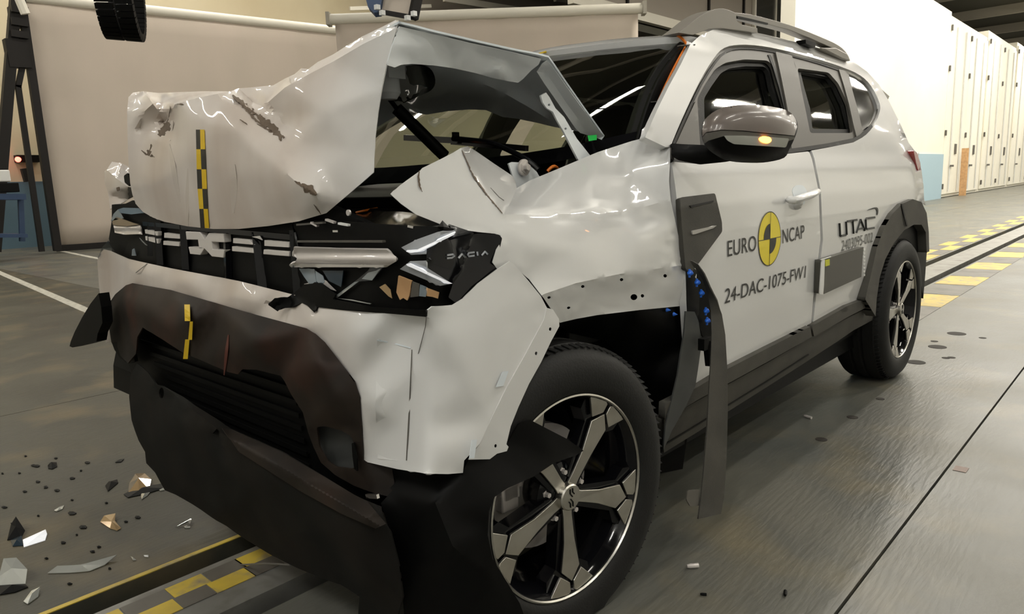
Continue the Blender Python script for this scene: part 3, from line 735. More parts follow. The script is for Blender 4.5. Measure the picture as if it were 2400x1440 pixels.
side('pillar_cover', rounded([(1966, 162), (1982, 166), (1996, 212), (2008, 262), (2020, 312), (2008, 322), (2000, 290), (1990, 244), (1978, 200)], 2), 'trim', car, off=.005, h=9, thick=.008)
side('mirror_triangle', [(1578, 352), (1606, 290), (1630, 238), (1634, 240), (1641, 340), (1640, 372), (1580, 376)], 'trim', car, off=.006, h=8, thick=.008)
side('waist_seal', [(1577, 380), (1640, 385), (1700, 378), (1800, 365), (1880, 355), (1940, 345), (2000, 334), (2024, 322), (2046, 300), (2044, 292), (2020, 314), (2000, 324), (1940, 336), (1880, 345), (1800, 355), (1700, 368), (1640, 374), (1579, 372)], 'rubber', car, off=.002, h=9, thick=.008)
# window guides inside the openings, pale grey edge seen round the dark panes
def ringof(P, d, name):
    cx = sum(p[0] for p in P)/len(P); cy = sum(p[1] for p in P)/len(P)
    H = [(p[0]+(cx-p[0])*d/max(1, math.hypot(p[0]-cx, p[1]-cy)), p[1]+(cy-p[1])*d/max(1, math.hypot(p[0]-cx, p[1]-cy))) for p in P]
    side(name, P, 'rubber', car, off=.03, h=8, holes=[H], thick=.015)
    return H
G1 = ringof(W1, 16, 'window_guide'); G2 = ringof(W2, 11, 'window_guide')
side('window_glass', W1, 'glass', car, off=.05, h=20, thick=0); side('window_glass', W2, 'glass', car, off=.05, h=20, thick=0)
side('quarter_glass', W3, 'gblack', car, off=.016, h=10, thick=.004)
# tail lamp, fuel flap hint, rear lamp on the far corner
sheet('tail_lamp', [Y(x, y, .03) for x, y in ((2141, 352), (2149, 358), (2157, 382), (2160, 408), (2156, 412), (2148, 385))], 'red', car, h=6, thick=.05)
# mirrored right side of the body
RIGHT = {}
for o in list(car.children):
    nm = o.name.split('.')[0]
    if nm in ('side_frame', 'front_door', 'rear_door', 'door_cladding', 'sill', 'wheel_arch_cladding', 'window_surround', 'pillar_cover', 'door_jamb', 'window_glass', 'quarter_glass', 'tail_lamp'): mirrored(o)
for ch in list(fd.children): pass

# ---- door mirror ----------------------------------------------------
def bowl(sections, n=20):
    b = MB(); V = []
    return b
mc = MB()
# housing as a lofted shell: sections across y (inboard to outboard); shape in x (depth) and z
def superloft(mb, secs, n=24, k=0, cap=True):
    """secs: centre, radius x, radius z, exponent; ring lies in the xz plane at y"""
    V = []
    for (cx, cy, cz, rx, rz, e) in secs:
        for j in range(n):
            a = 2*math.pi*j/n; c, s = math.cos(a), math.sin(a)
            V.append(Vector((cx+rx*math.copysign(abs(c)**e, c), cy, cz+rz*math.copysign(abs(s)**e, s))))
    Fc = [(i*n+j, i*n+(j+1) % n, (i+1)*n+(j+1) % n, (i+1)*n+j) for i in range(len(secs)-1) for j in range(n)]
    if cap: Fc += [tuple(range(n)), tuple((len(secs)-1)*n+j for j in range(n))]
    mb.add(V, Fc, k)
def mz(px, py, y): return onY(px, py, y)
# mirror outline in the picture plane: back shell faces the camera; give it real depth of 0.13 m
MO = curve([(1645, 300), (1652, 280), (1680, 258), (1720, 247), (1770, 246), (1820, 252), (1850, 262), (1866, 280), (1870, 300), (1862, 325), (1850, 350), (1838, 370), (1800, 380), (1760, 382), (1710, 378), (1680, 365), (1655, 345), (1645, 322)], 3, True)
cxm, cym = 1757, 312
def shell(name, poly, m, parent, y0, y1, bulge, h=10, ctr=(cxm, cym), rad=(115, 68), thick=.006, off=0):
    """bulged shell on an inclined plane: near edge at y0 (left) and y1 (right)"""
    def pos(x, y):
        u = (x-ctr[0])/rad[0]; v = (y-ctr[1])/rad[1]; r = min(1, math.sqrt(u*u+v*v))
        f = (x-(ctr[0]-rad[0]))/(2*rad[0]); yy = y0+(y1-y0)*f
        base = onY(x, y, yy); return base - ray(x, y).normalized()*(bulge*math.sqrt(max(0, 1-r**2.6))+off)
    return sheet(name, poly, m, parent, pos=pos, h=h, thick=thick)
yA, yB = -.075, -.215
mh = shell('door_mirror', MO, 'black', car, yA, yB, .085, thick=.06)
cap_poly = curve([(1646, 305), (1652, 281), (1680, 258), (1720, 247), (1770, 246), (1820, 252), (1850, 262), (1865, 280), (1868, 298)], 3) + [(1862, 318), (1800, 312), (1740, 306), (1690, 304), (1655, 310), (1646, 320)]
M['mcap'] = mat('grey_brown_mirror_cap', (.15, .125, .11), .33, coat=.3)
shell('mirror_cap', cap_poly, 'mcap', mh, yA, yB, .085, off=.006, thick=.006)
band = [(1646, 322), (1655, 312), (1690, 306), (1740, 308), (1800, 314), (1862, 320), (1862, 326), (1850, 330), (1780, 320), (1700, 318), (1660, 330), (1650, 338)]
shell('mirror_band', band, 'trim', mh, yA, yB, .085, off=.004, thick=.004)
ind = rounded([(1697, 318), (1740, 318), (1800, 321), (1850, 325), (1842, 346), (1780, 342), (1720, 338), (1705, 330)], 4)
shell('indicator_lens', ind, 'shard', mh, yA, yB, .085, off=.009, thick=.004)
shell('indicator_bulb', curve([(1781, 326), (1790, 320), (1804, 322), (1808, 330), (1800, 336), (1787, 334)], 3, True), 'amber', mh, yA, yB, .085, off=.012, h=5, thick=.004)
arm_o = rounded([(1572, 336), (1600, 338), (1650, 340), (1700, 352), (1720, 376), (1700, 380), (1640, 386), (1590, 376), (1574, 366)], 5)
shell('mirror_foot', arm_o, 'black', mh, .035, -.10, .03, ctr=(1645, 362), rad=(75, 26), thick=.05)

# ---- roof, rails, windscreen ---------------------------------------
hd = [onY(1607, 101, .235), onY(1560, 103, .30), onY(1500, 108, .42), onY(1400, 118, .63), onY(1290, 131, .86)]
hdr = hd + [Vector((hd[-1].x+.004, .9, hd[-1].z+.002))]
head = hdr + [Vector((p.x, 1.8-p.y, p.z)) for p in hdr[-2::-1]]
V = []; st = [(0, 0), (.03, .016), (.12, .035), (.4, .06), (.9, .08), (1.5, .07), (2.0, .03), (2.16, .0)]
for dx, dz in st:
    for p in head:
        edge = abs(p.y-.9)/.665
        V.append(Vector((p.x+(dx if dx < .1 else dx), p.y, p.z+dz-(.05 if dx > .3 else (.03 if dx > .1 else (.012 if dx > 0 else 0)))*edge**4 + (.0 if dx < .3 else .012*(1-edge)))))
n = len(head)
Fc = [(i*n+j, (i+1)*n+j, (i+1)*n+j+1, i*n+j+1) for i in range(len(st)-1) for j in range(n-1)]
frompy('roof', V, Fc, 'paint', car, thick=-.02)
# windscreen
baseL = [Vector((.50, .15, 1.115)), Vector((.38, .30, 1.08)), Vector((.29, .45, 1.06)), Vector((.22, .65, 1.045)), Vector((.20, .86, 1.04)), Vector((.20, .9, 1.04))]
base = baseL + [Vector((p.x, 1.8-p.y, p.z)) for p in baseL[-2::-1]]
V = []; N = 8
for i in range(N+1):
    t_ = i/N
    for a, b_ in zip(base, head): V.append(a.lerp(b_, t_)+Vector((-.025, 0, .03))*math.sin(math.pi*t_))
Fc = [(i*n+j, (i+1)*n+j, (i+1)*n+j+1, i*n+j+1) for i in range(N) for j in range(n-1)]
ws = frompy('windscreen', V, Fc, 'wscreen', car)
def wsp(i, j, lift=0): return V[i*n+j] + Vector((-.6, 0, .8))*lift
# black ceramic edge
bd = MB(); bd2 = MB()
for j in range(n-1):
    bd2.add([V[j]+Vector((-.003, 0, .004)), V[j+1]+Vector((-.003, 0, .004)), V[j+1].lerp(V[n+j+1], .7)+Vector((-.003, 0, .004)), V[j].lerp(V[n+j], .7)+Vector((-.003, 0, .004))], [(0, 1, 2, 3)])
    a, b_ = V[N*n+j], V[N*n+j+1]; a2, b2 = V[(N-1)*n+j], V[(N-1)*n+j+1]
    bd.add([a, b_, b_.lerp(b2, .25), a.lerp(a2, .25)], [(0, 1, 2, 3)])
bd.build('windscreen_edge', 'gblack', ws, smooth=False); bd2.build('windscreen_edge', 'gblack', ws, smooth=False)
sheet('rear_wheel_house_edge', [Y(x, y, .02) for x, y in ((2085, 560), (2112, 540), (2142, 524), (2160, 520), (2172, 545), (2178, 582), (2172, 594), (2169, 640), (2164, 700), (2150, 600), (2120, 560), (2095, 590))], 'black', car, h=12, thick=.01)
# right A pillar as a bar mirrored from the left edge
for s in (0, 1):
    pb = MB(); P = [V[i*n+(n-1)]+Vector((.0, .03, -.01)) for i in range(N+1)] if s == 0 else [V[i*n]+Vector((.01, .02, -.02)) for i in range(N+1)]
    pb.tube(P, .03, 8); pb.build('pillar_trim', 'black', car)
# dashboard and cabin
cb = MB(); 
prof = [(.22, 1.0), (.5, 1.03), (.75, 1.045), (.86, 1.0), (.88, .85), (.8, .6), (.2, .6)]
cb.prism([(x, .16, z) for x, z in prof], (0, 1.48, 0)); cb.build('dashboard', 'black', car, bevel=.01)
cb = MB(); cb.box((.95, .1, .28), (3.0, 1.7, .34)); cb.box((2.96, .25, .3), (3.0, 1.55, 1.2)); cb.box((.95, .11, .3), (2.9, .125, .95)); cb.box((.95, 1.675, .3), (2.9, 1.69, .95)); cb.build('cabin_lining', 'black', car, smooth=False)
cb = MB(); cb.box((1.05, .3, 1.475), (3.1, 1.5, 1.485)); cb.build('headlining', mat('dark_headlining', (.03, .03, .028), .9), car, smooth=False)
for y in (.32, 1.02):
    s = MB(); s.box((1.25, y, .45), (1.75, y+.48, .62)); s.bar((1.72, y+.24, .58), (1.98, y+.24, 1.18), .48, .12); s.bar((1.95, y+.24, 1.2), (2.02, y+.24, 1.4), .26, .08); s.build('seat', 'black', car, bevel=.03)
s = MB(); s.box((2.4, .25, .45), (2.85, 1.55, .62)); s.bar((2.82, .9, .58), (3.05, .9, 1.2), 1.3, .12); s.build('rear_bench', 'black', car, bevel=.03)
s = MB(); c = Vector((.98, .5, .98)); axd = Vector((.9, 0, .4)).normalized(); s.lathe([(.175, -.012), (.19, 0), (.175, .012), (.165, 0)], c, axd, 40, closed=True); s.bar(c-Vector((0, .17, 0)), c+Vector((0, .17, 0)), .03, .03); s.tube([c, c-axd*.2], .04); s.build('steering_wheel', 'gblack', car)
s = MB(); s.box((.93, .8, 1.33), (.96, 1.02, 1.40)); s.build('rear_view_mirror', 'black', car, bevel=.008)
# tailgate and underbody
s = MB(); V2 = []
for z, x, w in ((.3, 3.24, .72), (.5, 3.3, .76), (.9, 3.28, .75), (1.1, 3.22, .70), (1.22, 3.1, .62), (1.36, 2.98, .56), (1.46, 2.88, .48)):
    for k in range(9): yy = .9-w+2*w*k/8; V2.append((x-.12*((yy-.9)/w)**4, yy, z))
s.add(V2, [(i*9+j, (i+1)*9+j, (i+1)*9+j+1, i*9+j+1) for i in range(6) for j in range(8)]); s.build('tailgate', 'paint', car)
def tgx(z): return interp([(.3, 3.24), (.5, 3.3), (.9, 3.28), (1.1, 3.22), (1.22, 3.1), (1.36, 2.98), (1.46, 2.88)], z)-.12
def tgw(z): return interp([(.3, .72), (.5, .76), (.9, .75), (1.1, .70), (1.22, .62), (1.36, .56), (1.46, .48)], z)
for nm, zs, mm, k0 in (('rear_corner_panel', (.88, .95, 1.03, 1.1, 1.2, 1.3, 1.4), 'paint', 0), ('rear_bumper_corner', (.30, .42, .55, .70, .88), 'clad', 1)):
    s = MB(); V2 = []
    for z in zs:
        xt, yt = tgx(z), .9-tgw(z); x0 = (2.82 if not k0 else 3.03); y0 = ys(x0, z)+.014
        P = [Vector((x0, y0, z)), Vector((x0+(xt-x0)*.5, y0+(yt-y0)*.22, z)), Vector((x0+(xt-x0)*.85, y0+(yt-y0)*.6, z)), Vector((xt, yt, z))]
        V2 += P
    s.add(V2, [(i*4+j, i*4+j+1, (i+1)*4+j+1, (i+1)*4+j) for i in range(len(zs)-1) for j in range(3)]); q = s.build(nm, mm, car); mirrored(q)
s = MB(); s.box((.5, .12, .2), (3.1, 1.68, .28)); s.box((.6, .55, .17), (3.0, .8, .2)); s.bar((2.657, .2, .33), (2.657, 1.6, .33), .1, .1); s.bar((0, .2, .32), (0, 1.6, .32), .09, .09); s.box((1.9, .18, .18), (2.25, .4, .3)); s.build('underbody', 'black', car, smooth=False)
# inner wheel arches
for (x, z, y0, y1) in ((2.657, .38, .1, .34), (2.657, .38, 1.46, 1.7), (.02, .38, 1.3, 1.7)):
    a = MB(); NN = 16; r = .40
    for i in range(NN):
        t0, t1 = math.pi*i/NN, math.pi*(i+1)/NN
        a.add([(x+r*math.cos(t), y, z+r*math.sin(t)) for t in (t0, t1) for y in (y0, y1)], [(0, 1, 3, 2)])
        yi = y1 if y1 < 1 else y0
        a.add([(x, yi, z), (x+r*math.cos(t0), yi, z+r*math.sin(t0)), (x+r*math.cos(t1), yi, z+r*math.sin(t1))], [(0, 1, 2)])
    a.build('wheel_house', 'black', car)
# roof rail (left one is the one in view)
def extY(name, P, y0, y1, m, parent, bevel=.004):
    b = MB(); b.prism([onY(p[0], p[1], y0) for p in P], (0, y1-y0, 0)); return b.build(name, m, parent, bevel=bevel)
M['rail'] = mat('satin_grey_rail', (.25, .23, .20), .38)
rail = extY('roof_rail', curve([(1718, 30), (1760, 34), (1850, 58), (1920, 85), (1965, 106), (1985, 125), (1993, 142)], 3) + [(1985, 141), (1972, 128), (1950, 112), (1900, 90), (1850, 70), (1760, 46), (1722, 40)], .235, .275, 'rail', car)
foot = sheet('rail_foot', rounded([(1588, 76), (1600, 66), (1630, 42), (1655, 27), (1690, 20), (1718, 28), (1728, 50), (1776, 67), (1776, 77), (1730, 72), (1690, 66), (1662, 68), (1640, 78), (1625, 81)], 4), 'rail', rail, ctrl=[Y(1605, 75, .30), Y(1640, 50, .25), Y(1690, 40, .235), Y(1720, 50, .235), Y(1770, 72, .23)], h=8, thick=.03, field=None) if 0 else extY('rail_foot', curve([(1590, 77), (1610, 62), (1640, 38), (1668, 24), (1695, 20), (1722, 29)], 3) + [(1728, 50), (1740, 58), (1775, 66), (1776, 77), (1730, 71), (1690, 66), (1662, 68), (1640, 76), (1624, 82)], .225, .285, 'rail', rail, .008)
extY('rail_foot', [(1888, 92), (1912, 100), (1912, 112), (1888, 102)], .23, .27, 'black', rail)
extY('rail_foot', [(1960, 112), (1985, 125), (1994, 143), (1975, 138), (1940, 120), (1925, 112)], .23, .27, 'rail', rail)
extY('rail_groove', [(1727, 37), (1760, 44), (1800, 54), (1800, 58), (1760, 49), (1730, 43)], .233, .24, 'black', rail, 0)
rr = mirrored(rail)
# yellow centre mark on the roof
b = MB(); p = hdr[-1]; b.box((p.x+.0, .885, p.z+.006), (p.x+.14, .90, p.z+.04)); 
b = MB()
for (xa, ya, xb, yb) in ((1262, 126, 1284, 119), (1276, 124, 1296, 117)): b.bar(onY(xa, ya, .88), onY(xb, yb, .88), .012, .004)
b.build('centre_tape', 'yellow', car, smooth=False)
# ---- front left wing, buckled upwards -------------------------------
wing_out = [Y(915, 455, .078), Y(938, 434, .078), Y(985, 400, .078), Y(990, 394, .078), Y(1035, 372, .077), Y(1062, 358, .076), Y(1080, 347, .078), Y(1096, 343, .11), Y(1112, 352, .17), Y(1160, 385, .19), Y(1202, 413, .20), Y(1209, 428, .19), Y(1211, 441, .165),
    Y(1240, 424, .17), Y(1310, 395, .165), Y(1400, 357, .155), Y(1480, 331, .14), Y(1552, 313, .11), Y(1569, 320, .07), Y(1571, 372, .035), Y(1568, 425, .015), Y(1572, 470, .0), Y(1583, 520, -.002), Y(1597, 585, -.002), Y(1606, 625, -.002), Y(1611, 668, .0), Y(1614, 716, .02),
    Y(1500, 727, .02), Y(1400, 739, .02), Y(1350, 748, .02), Y(1312, 757, .02), Y(1298, 735, .01), Y(1275, 700, .0), Y(1240, 655, .012), Y(1205, 625, .015), Y(1180, 640, .02), Y(1166, 632, .02), Y(1154, 615, .02), Y(1163, 585, .02), Y(1176, 564, .02), Y(1173, 552, .022), Y(1160, 548, .026), Y(1120, 544, .033), Y(1080, 538, .041), Y(1030, 525, .052), Y(975, 503, .064), Y(940, 478, .072)]
wing_holes = [[(cx+rx*math.cos(a)+ry*.35*math.sin(a), cy+ry*math.sin(a)-rx*.25*math.cos(a)) for a in [k*math.pi/5 for k in range(10)]] for cx, cy, rx, ry in ((1287, 698, 4, 3), (1333, 722, 4, 3), (1366, 672, 4, 3.4), (1457, 656, 4, 3.6), (1559, 647, 4, 4), (1486, 697, 8, 7), (1506, 694, 4, 4))]
wing = sheet('front_wing', wing_out, 'paint', car, h=9, smooth=8, thick=.0012, jitter=.0003, holes=wing_holes, angle=24,
    ctrl=[Y(1165, 425, .125), Y(1000, 440, .070), Y(1060, 480, .054), Y(1090, 440, .058), Y(1300, 445, .10), Y(1240, 470, .085), Y(1450, 380, .125), Y(1530, 380, .06), Y(1350, 580, .002), Y(1250, 570, .01), Y(1500, 560, -.006), Y(1450, 530, .022), Y(1540, 510, .018), Y(1400, 690, .01), Y(1500, 680, .01)],
    creases=[[Y(1080, 347, .078), Y(1108, 410, .066), Y(1145, 465, .050), Y(1180, 503, .032)], [Y(1211, 441, .165), Y(1198, 472, .10), Y(1180, 503, .032)], [Y(1180, 503, .032), Y(1280, 503, .036), Y(1375, 501, .034), Y(1480, 494, .035), Y(1555, 472, .012)],
             [Y(1268, 692, -.004), Y(1350, 664, -.010), Y(1450, 643, -.010), Y(1606, 621, -.006)], [Y(1380, 424, .095), Y(1485, 424, .078), Y(1553, 466, .015)]], keep='wing')
for q in ((1287, 698), (1366, 672), (1457, 656), (1559, 647)): pass
# torn folds and scratches on the wing
def strip(name, P, w, m, field, off=.003, parent=car, h=8, jag=None):
    if jag is None: jag = .45 if m == 'bare' else 0
    if jag: h = min(h, 4)
    """a narrow mark lying on a sheet"""
    P = resample(P, h, False); L, R_ = [], []
    for i, p in enumerate(P):
        a, b = P[max(0, i-1)], P[min(len(P)-1, i+1)]; d = math.hypot(b[0]-a[0], b[1]-a[1]) or 1; ww = (w[0]+(w[1]-w[0])*math.sin(math.pi*i/max(1, len(P)-1))) if isinstance(w, tuple) else w
        j1, j2 = 1+rnd.uniform(-jag, jag*1.3), 1+rnd.uniform(-jag, jag*1.3)
        nx, ny = -(b[1]-a[1])/d*ww/2, (b[0]-a[0])/d*ww/2; L.append((p[0]+nx*j1, p[1]+ny*j1)); R_.append((p[0]-nx*j2, p[1]-ny*j2))
    return sheet(name, L+R_[::-1], m, parent, field=FIELDS[field], h=h, smooth=0, thick=.0006, off=off)
strip('paint_tear', [(1083, 352), (1110, 412), (1140, 455), (1168, 488), (1178, 500)], (1, 3), 'bare', 'wing', parent=wing)
strip('paint_tear', [(983, 400), (981, 418), (984, 438), (990, 450)], (1, 4), 'bare', 'wing', parent=wing)
strip('paint_tear', [(1150, 440), (1170, 462), (1182, 470)], (.6, 1.6), 'trim', 'wing', parent=wing)

# ---- bonnet: front leaf pushed upright, rear leaf tented over the engine bay --
hl_out = [X(765, 500, -.385), X(800, 470, -.37), X(850, 427, -.35), X(876, 404, -.335), X(877, 370, -.33), X(880, 320, -.325), X(886, 265, -.32), X(896, 200, -.315), X(907, 148, -.31), X(920, 98, -.305), X(935, 48, -.30),
    X(928, 47, -.27), X(890, 66, -.26), X(850, 85, -.25), X(815, 106, -.25), X(780, 128, -.25), X(745, 145, -.26), X(722, 162, -.29), X(706, 160, -.29), X(690, 174, -.28), X(668, 184, -.27), X(640, 200, -.25), X(600, 204, -.24), X(560, 207, -.24), X(540, 214, -.28), X(480, 214, -.2), X(420, 216, -.18), X(370, 218, -.2), X(335, 214, -.25), X(312, 217, -.32), X(301, 228, -.36),
    X(298, 260, -.385), X(299, 320, -.40), X(301, 380, -.405), X(305, 430, -.405), X(310, 455, -.405), X(318, 478, -.40), X(335, 497, -.40), X(358, 510, -.40), X(385, 520, -.40), X(440, 531, -.40), X(500, 537, -.402), X(560, 537, -.402), X(630, 530, -.402), X(700, 519, -.40)]
cr1 = [X(540, 214, -.28), X(575, 245, -.36), X(610, 272, -.365), X(645, 305, -.37), X(662, 322, -.385), X(667, 370, -.41), X(675, 410, -.425), X(700, 432, -.425), X(740, 455, -.415), X(752, 480, -.40)]
cr2 = [X(540, 214, -.28), X(510, 220, -.37), X(460, 230, -.385), X(425, 240, -.39), X(410, 245, -.395), X(402, 262, -.375), X(392, 280, -.345), X(384, 286, -.335), X(372, 262, -.36), X(358, 243, -.375), X(345, 225, -.35), X(335, 214, -.25)]
cr3 = [X(384, 286, -.335), X(388, 305, -.37), X(372, 325, -.385), X(358, 345, -.388), X(345, 362, -.392), X(332, 352, -.39), X(329, 300, -.372), X(340, 260, -.38), X(358, 243, -.375)]
cr4 = [X(560, 207, -.24), X(590, 238, -.26), X(612, 248, -.30), X(640, 225, -.31), X(668, 184, -.27)]
cr5 = [X(935, 62, -.302), X(850, 104, -.31), X(780, 145, -.315), X(728, 172, -.335), X(668, 205, -.35), X(628, 240, -.355), X(650, 262, -.35), X(662, 290, -.352), X(662, 322, -.385)]
hood = sheet('bonnet', hl_out, 'dusty', car, h=9, smooth=6, thick=.0025, jitter=.001, angle=26, keep='hood',
    ctrl=[X(400, 400, -.415), X(350, 430, -.41), X(440, 350, -.417), X(500, 300, -.415), X(560, 400, -.425), X(560, 300, -.415), X(470, 500, -.41), X(620, 480, -.415), X(600, 350, -.42), X(430, 270, -.405), X(320, 300, -.395), X(315, 240, -.37), X(760, 260, -.37), X(760, 400, -.385), X(820, 350, -.355), X(700, 330, -.385), X(600, 225, -.255), X(640, 200, -.25), X(354, 300, -.362)],
    creases=[cr1, cr2, cr3, cr4, cr5])
for P, w in ((((545, 222), (556, 232), (575, 248), (600, 264), (618, 278)), (3, 11)), (((560, 236), (578, 258), (600, 282), (622, 298)), (1, 5)), (((600, 268), (622, 288), (640, 300), (655, 318), (658, 330)), (4, 17)), (((650, 312), (666, 322)), (5, 5)), (((602, 290), (625, 302), (645, 312)), (1, 3)), (((562, 280), (579, 291)), (1, 2.6)),
             (((372, 318), (380, 308), (390, 296), (394, 286)), (6, 19)), (((345, 352), (352, 362), (358, 366)), (4, 10)), (((331, 352), (342, 362), (362, 368)), (1, 4)), (((350, 355), (358, 326)), (1, 3)), (((412, 243), (420, 243), (430, 245)), (1, 3)),
             (((690, 424), (700, 430), (712, 440)), (1, 6)), (((706, 432), (720, 442), (735, 450), (741, 458)), (4, 17)), (((400, 250), (395, 278), (388, 290)), (.5, 1.6)), (((735, 480), (745, 493), (752, 503)), (.5, 2))):
    strip('paint_tear', P, w, 'bare', 'hood', parent=hood, h=5)
# bonnet press marks: dust-darkened upright smears left by the barrier
M['smear'] = mix_noise(mat('brown_dust_smear', (.5, .43, .37), .5, coat=.5), (.63, .565, .505), (.55, .48, .415), 6, .4, .7)
for P, w in ((((396, 338), (404, 380), (412, 430), (422, 475)), (3, 12)), (((398, 248), (402, 290), (398, 330)), (2, 8)), (((548, 385), (548, 440), (546, 500)), (4, 16)), (((440, 395), (438, 460), (440, 530)), (2, 7))): strip('dust_smear', P, w, 'smear', 'hood', off=.0012, parent=hood)
# chequered measuring tape down the bonnet centre
def chequer(name, rows, field, parent, off=.004):
    mb = MB()
    for r, ((xl, xm, xr, y), (xl2, xm2, xr2, y2), k) in enumerate(rows):
        for a, b_, a2, b2, kk in ((xl, xm, xl2, xm2, k), (xm, xr, xm2, xr2, 1-k)):
            N = 4; pts = []
            for i in range(N+1):
                t_ = i/N; yy = y+(y2-y)*t_
                for xx in (a+(a2-a)*t_, b_+(b2-b_)*t_): pts.append(CAM+ray(xx, yy)*(1/FIELDS[field](xx, yy)-off))
            mb.add(pts, [(2*i, 2*i+1, 2*i+3, 2*i+2) for i in range(N)], kk)
    return mb.build(name, ['tblack', 'yellow'], parent, smooth=False)
chequer('marker_tape', [((459, 469, 479, 304), (460, 470, 481, 350), 0), ((460, 470, 481, 350), (461, 472, 483, 397), 1), ((461, 472, 483, 397), (463, 474, 485, 443), 0), ((463, 474, 485, 443), (467, 477, 487, 490), 1), ((467, 477, 487, 490), (470, 480, 490, 535), 0)], 'hood', hood)
# rear leaf (its inner face is what shows)
rl = [X(935, 50, -.298), Y(1000, 66, .148), Y(1100, 90, .148), Y(1200, 112, .148), Y(1262, 124, .15), Y(1286, 131, .15), Y(1300, 150, .152), Y(1340, 208, .165), Y(1380, 265, .18), Y(1417, 318, .195), Y(1411, 329, .20),
      X(1385, 315, .42), X(1340, 305, .42), X(1306, 296, .42), X(1260, 285, .41), X(1215, 276, .40), X(1180, 272, .39), X(1140, 256, .38), X(1100, 254, .38), X(1050, 257, .37), X(1000, 266, .36), X(950, 258, .36), pr(.38, 1.62, 1.12), pr(-.1, 1.6, 1.24), X(420, 232, -.19), X(600, 226, -.20), X(720, 172, -.25), X(780, 138, -.245), X(850, 95, -.245)]
rleaf = sheet('bonnet_rear_leaf', rl, 'primer', hood, h=13, smooth=4, thick=-.004, jitter=.004, angle=30,
    ctrl=[Y(1100, 130, .30), Y(1200, 160, .30), X(1000, 180, .0), X(1100, 220, .22), X(940, 220, .25), Y(1250, 200, .35), Y(1320, 260, .30), X(850, 180, .05)],
    creases=[[X(945, 235, .25), X(1000, 205, .12), X(1060, 190, .10), X(1120, 188, .12), X(1180, 215, .22), X(1300, 285, .40)], [Y(1250, 150, .22), Y(1300, 220, .26), Y(1380, 312, .28)]], keep='rleaf')
# the folded rim of that leaf: a lighter side flange and corner pocket
M['primer2'] = mat('grey_inner_panel', (.84, .88, .91), .4, coat=.4)
sheet('bonnet_frame', [Y(936, 62, .155), Y(1000, 76, .155), Y(1100, 101, .155), Y(1200, 122, .155), Y(1268, 138, .157), Y(1262, 152, .17), Y(1245, 165, .19), Y(1226, 185, .21), Y(1214, 194, .22), Y(1190, 190, .22), Y(1150, 182, .22), Y(1115, 172, .21), Y(1060, 160, .20), Y(1015, 153, .19), Y(965, 150, .18), Y(940, 152, .17), Y(925, 158, .165), Y(906, 152, .16), Y(918, 110, .155)], 'primer2', hood, h=10, smooth=2, thick=.0015, jitter=.003,
    ctrl=[Y(1055, 130, .19), Y(1170, 165, .17), Y(1000, 110, .165), Y(1180, 150, .195)], creases=[[Y(1100, 101, .155), Y(1150, 150, .20), Y(1190, 190, .22)]] if 0 else ())
sheet('bonnet_frame', [Y(1282, 142, .158), Y(1296, 158, .16), Y(1340, 220, .17), Y(1380, 275, .185), Y(1412, 318, .195), Y(1404, 325, .21), Y(1360, 312, .23), Y(1348, 300, .23), Y(1310, 245, .22), Y(1275, 195, .21), Y(1258, 168, .20), Y(1270, 150, .17)], 'primer2', hood, h=9, smooth=1, thick=.0015, ctrl=[Y(1330, 235, .205), Y(1370, 290, .21)], creases=[[Y(1280, 170, .2), Y(1330, 245, .215), Y(1380, 312, .215)]])
sheet('bonnet_opening', curve([(902, 172), (925, 160), (960, 154), (1000, 157), (1016, 172), (1020, 195), (1010, 212), (985, 224), (955, 238), (935, 244), (905, 232), (896, 215)], 3, True), 'black', hood, field=FIELDS['rleaf'], h=9, smooth=0, thick=.001, off=.025)
# hinge arm, support strut, bracket under the leaf
sheet('bonnet_hinge', [Y(1268, 224, .19), Y(1280, 217, .19), Y(1288, 228, .19), Y(1302, 254, .19), Y(1322, 274, .19), Y(1336, 298, .19), Y(1352, 325, .19), Y(1386, 368, .185), Y(1372, 378, .18), Y(1356, 376, .18), Y(1340, 345, .185), Y(1322, 310, .19), Y(1306, 282, .19), Y(1296, 262, .19), Y(1282, 254, .19), Y(1272, 240, .19)], 'primer2', hood, h=6, smooth=0, thick=.005, holes=[[(1287+3*math.cos(a), 246+3*math.sin(a)) for a in [k*.785 for k in range(8)]], [(1326+3*math.cos(a), 302+3*math.sin(a)) for a in [k*.785 for k in range(8)]]])
sb = MB(); A_, B_, C_ = onX(898, 212, -.05), onX(930, 255, -.0), onX(1042, 366, .12); sb.tube([A_, B_], .006); sb.tube([B_, C_], .0165, 12); sb.build('support_strut', 'black', hood)
sb = MB(); c0 = onX(908, 188, -.08); sb.lathe([(.0, -.03), (.02, -.03), (.028, -.01), (.03, .03), (.02, .045), (0, .045)], c0, (0, 0, -1), 20); sb.bar(c0+Vector((.0, -.035, .0)), c0+Vector((0, -.035, .06)), .006, .05); sb.build('latch_bracket', 'primer2', hood)

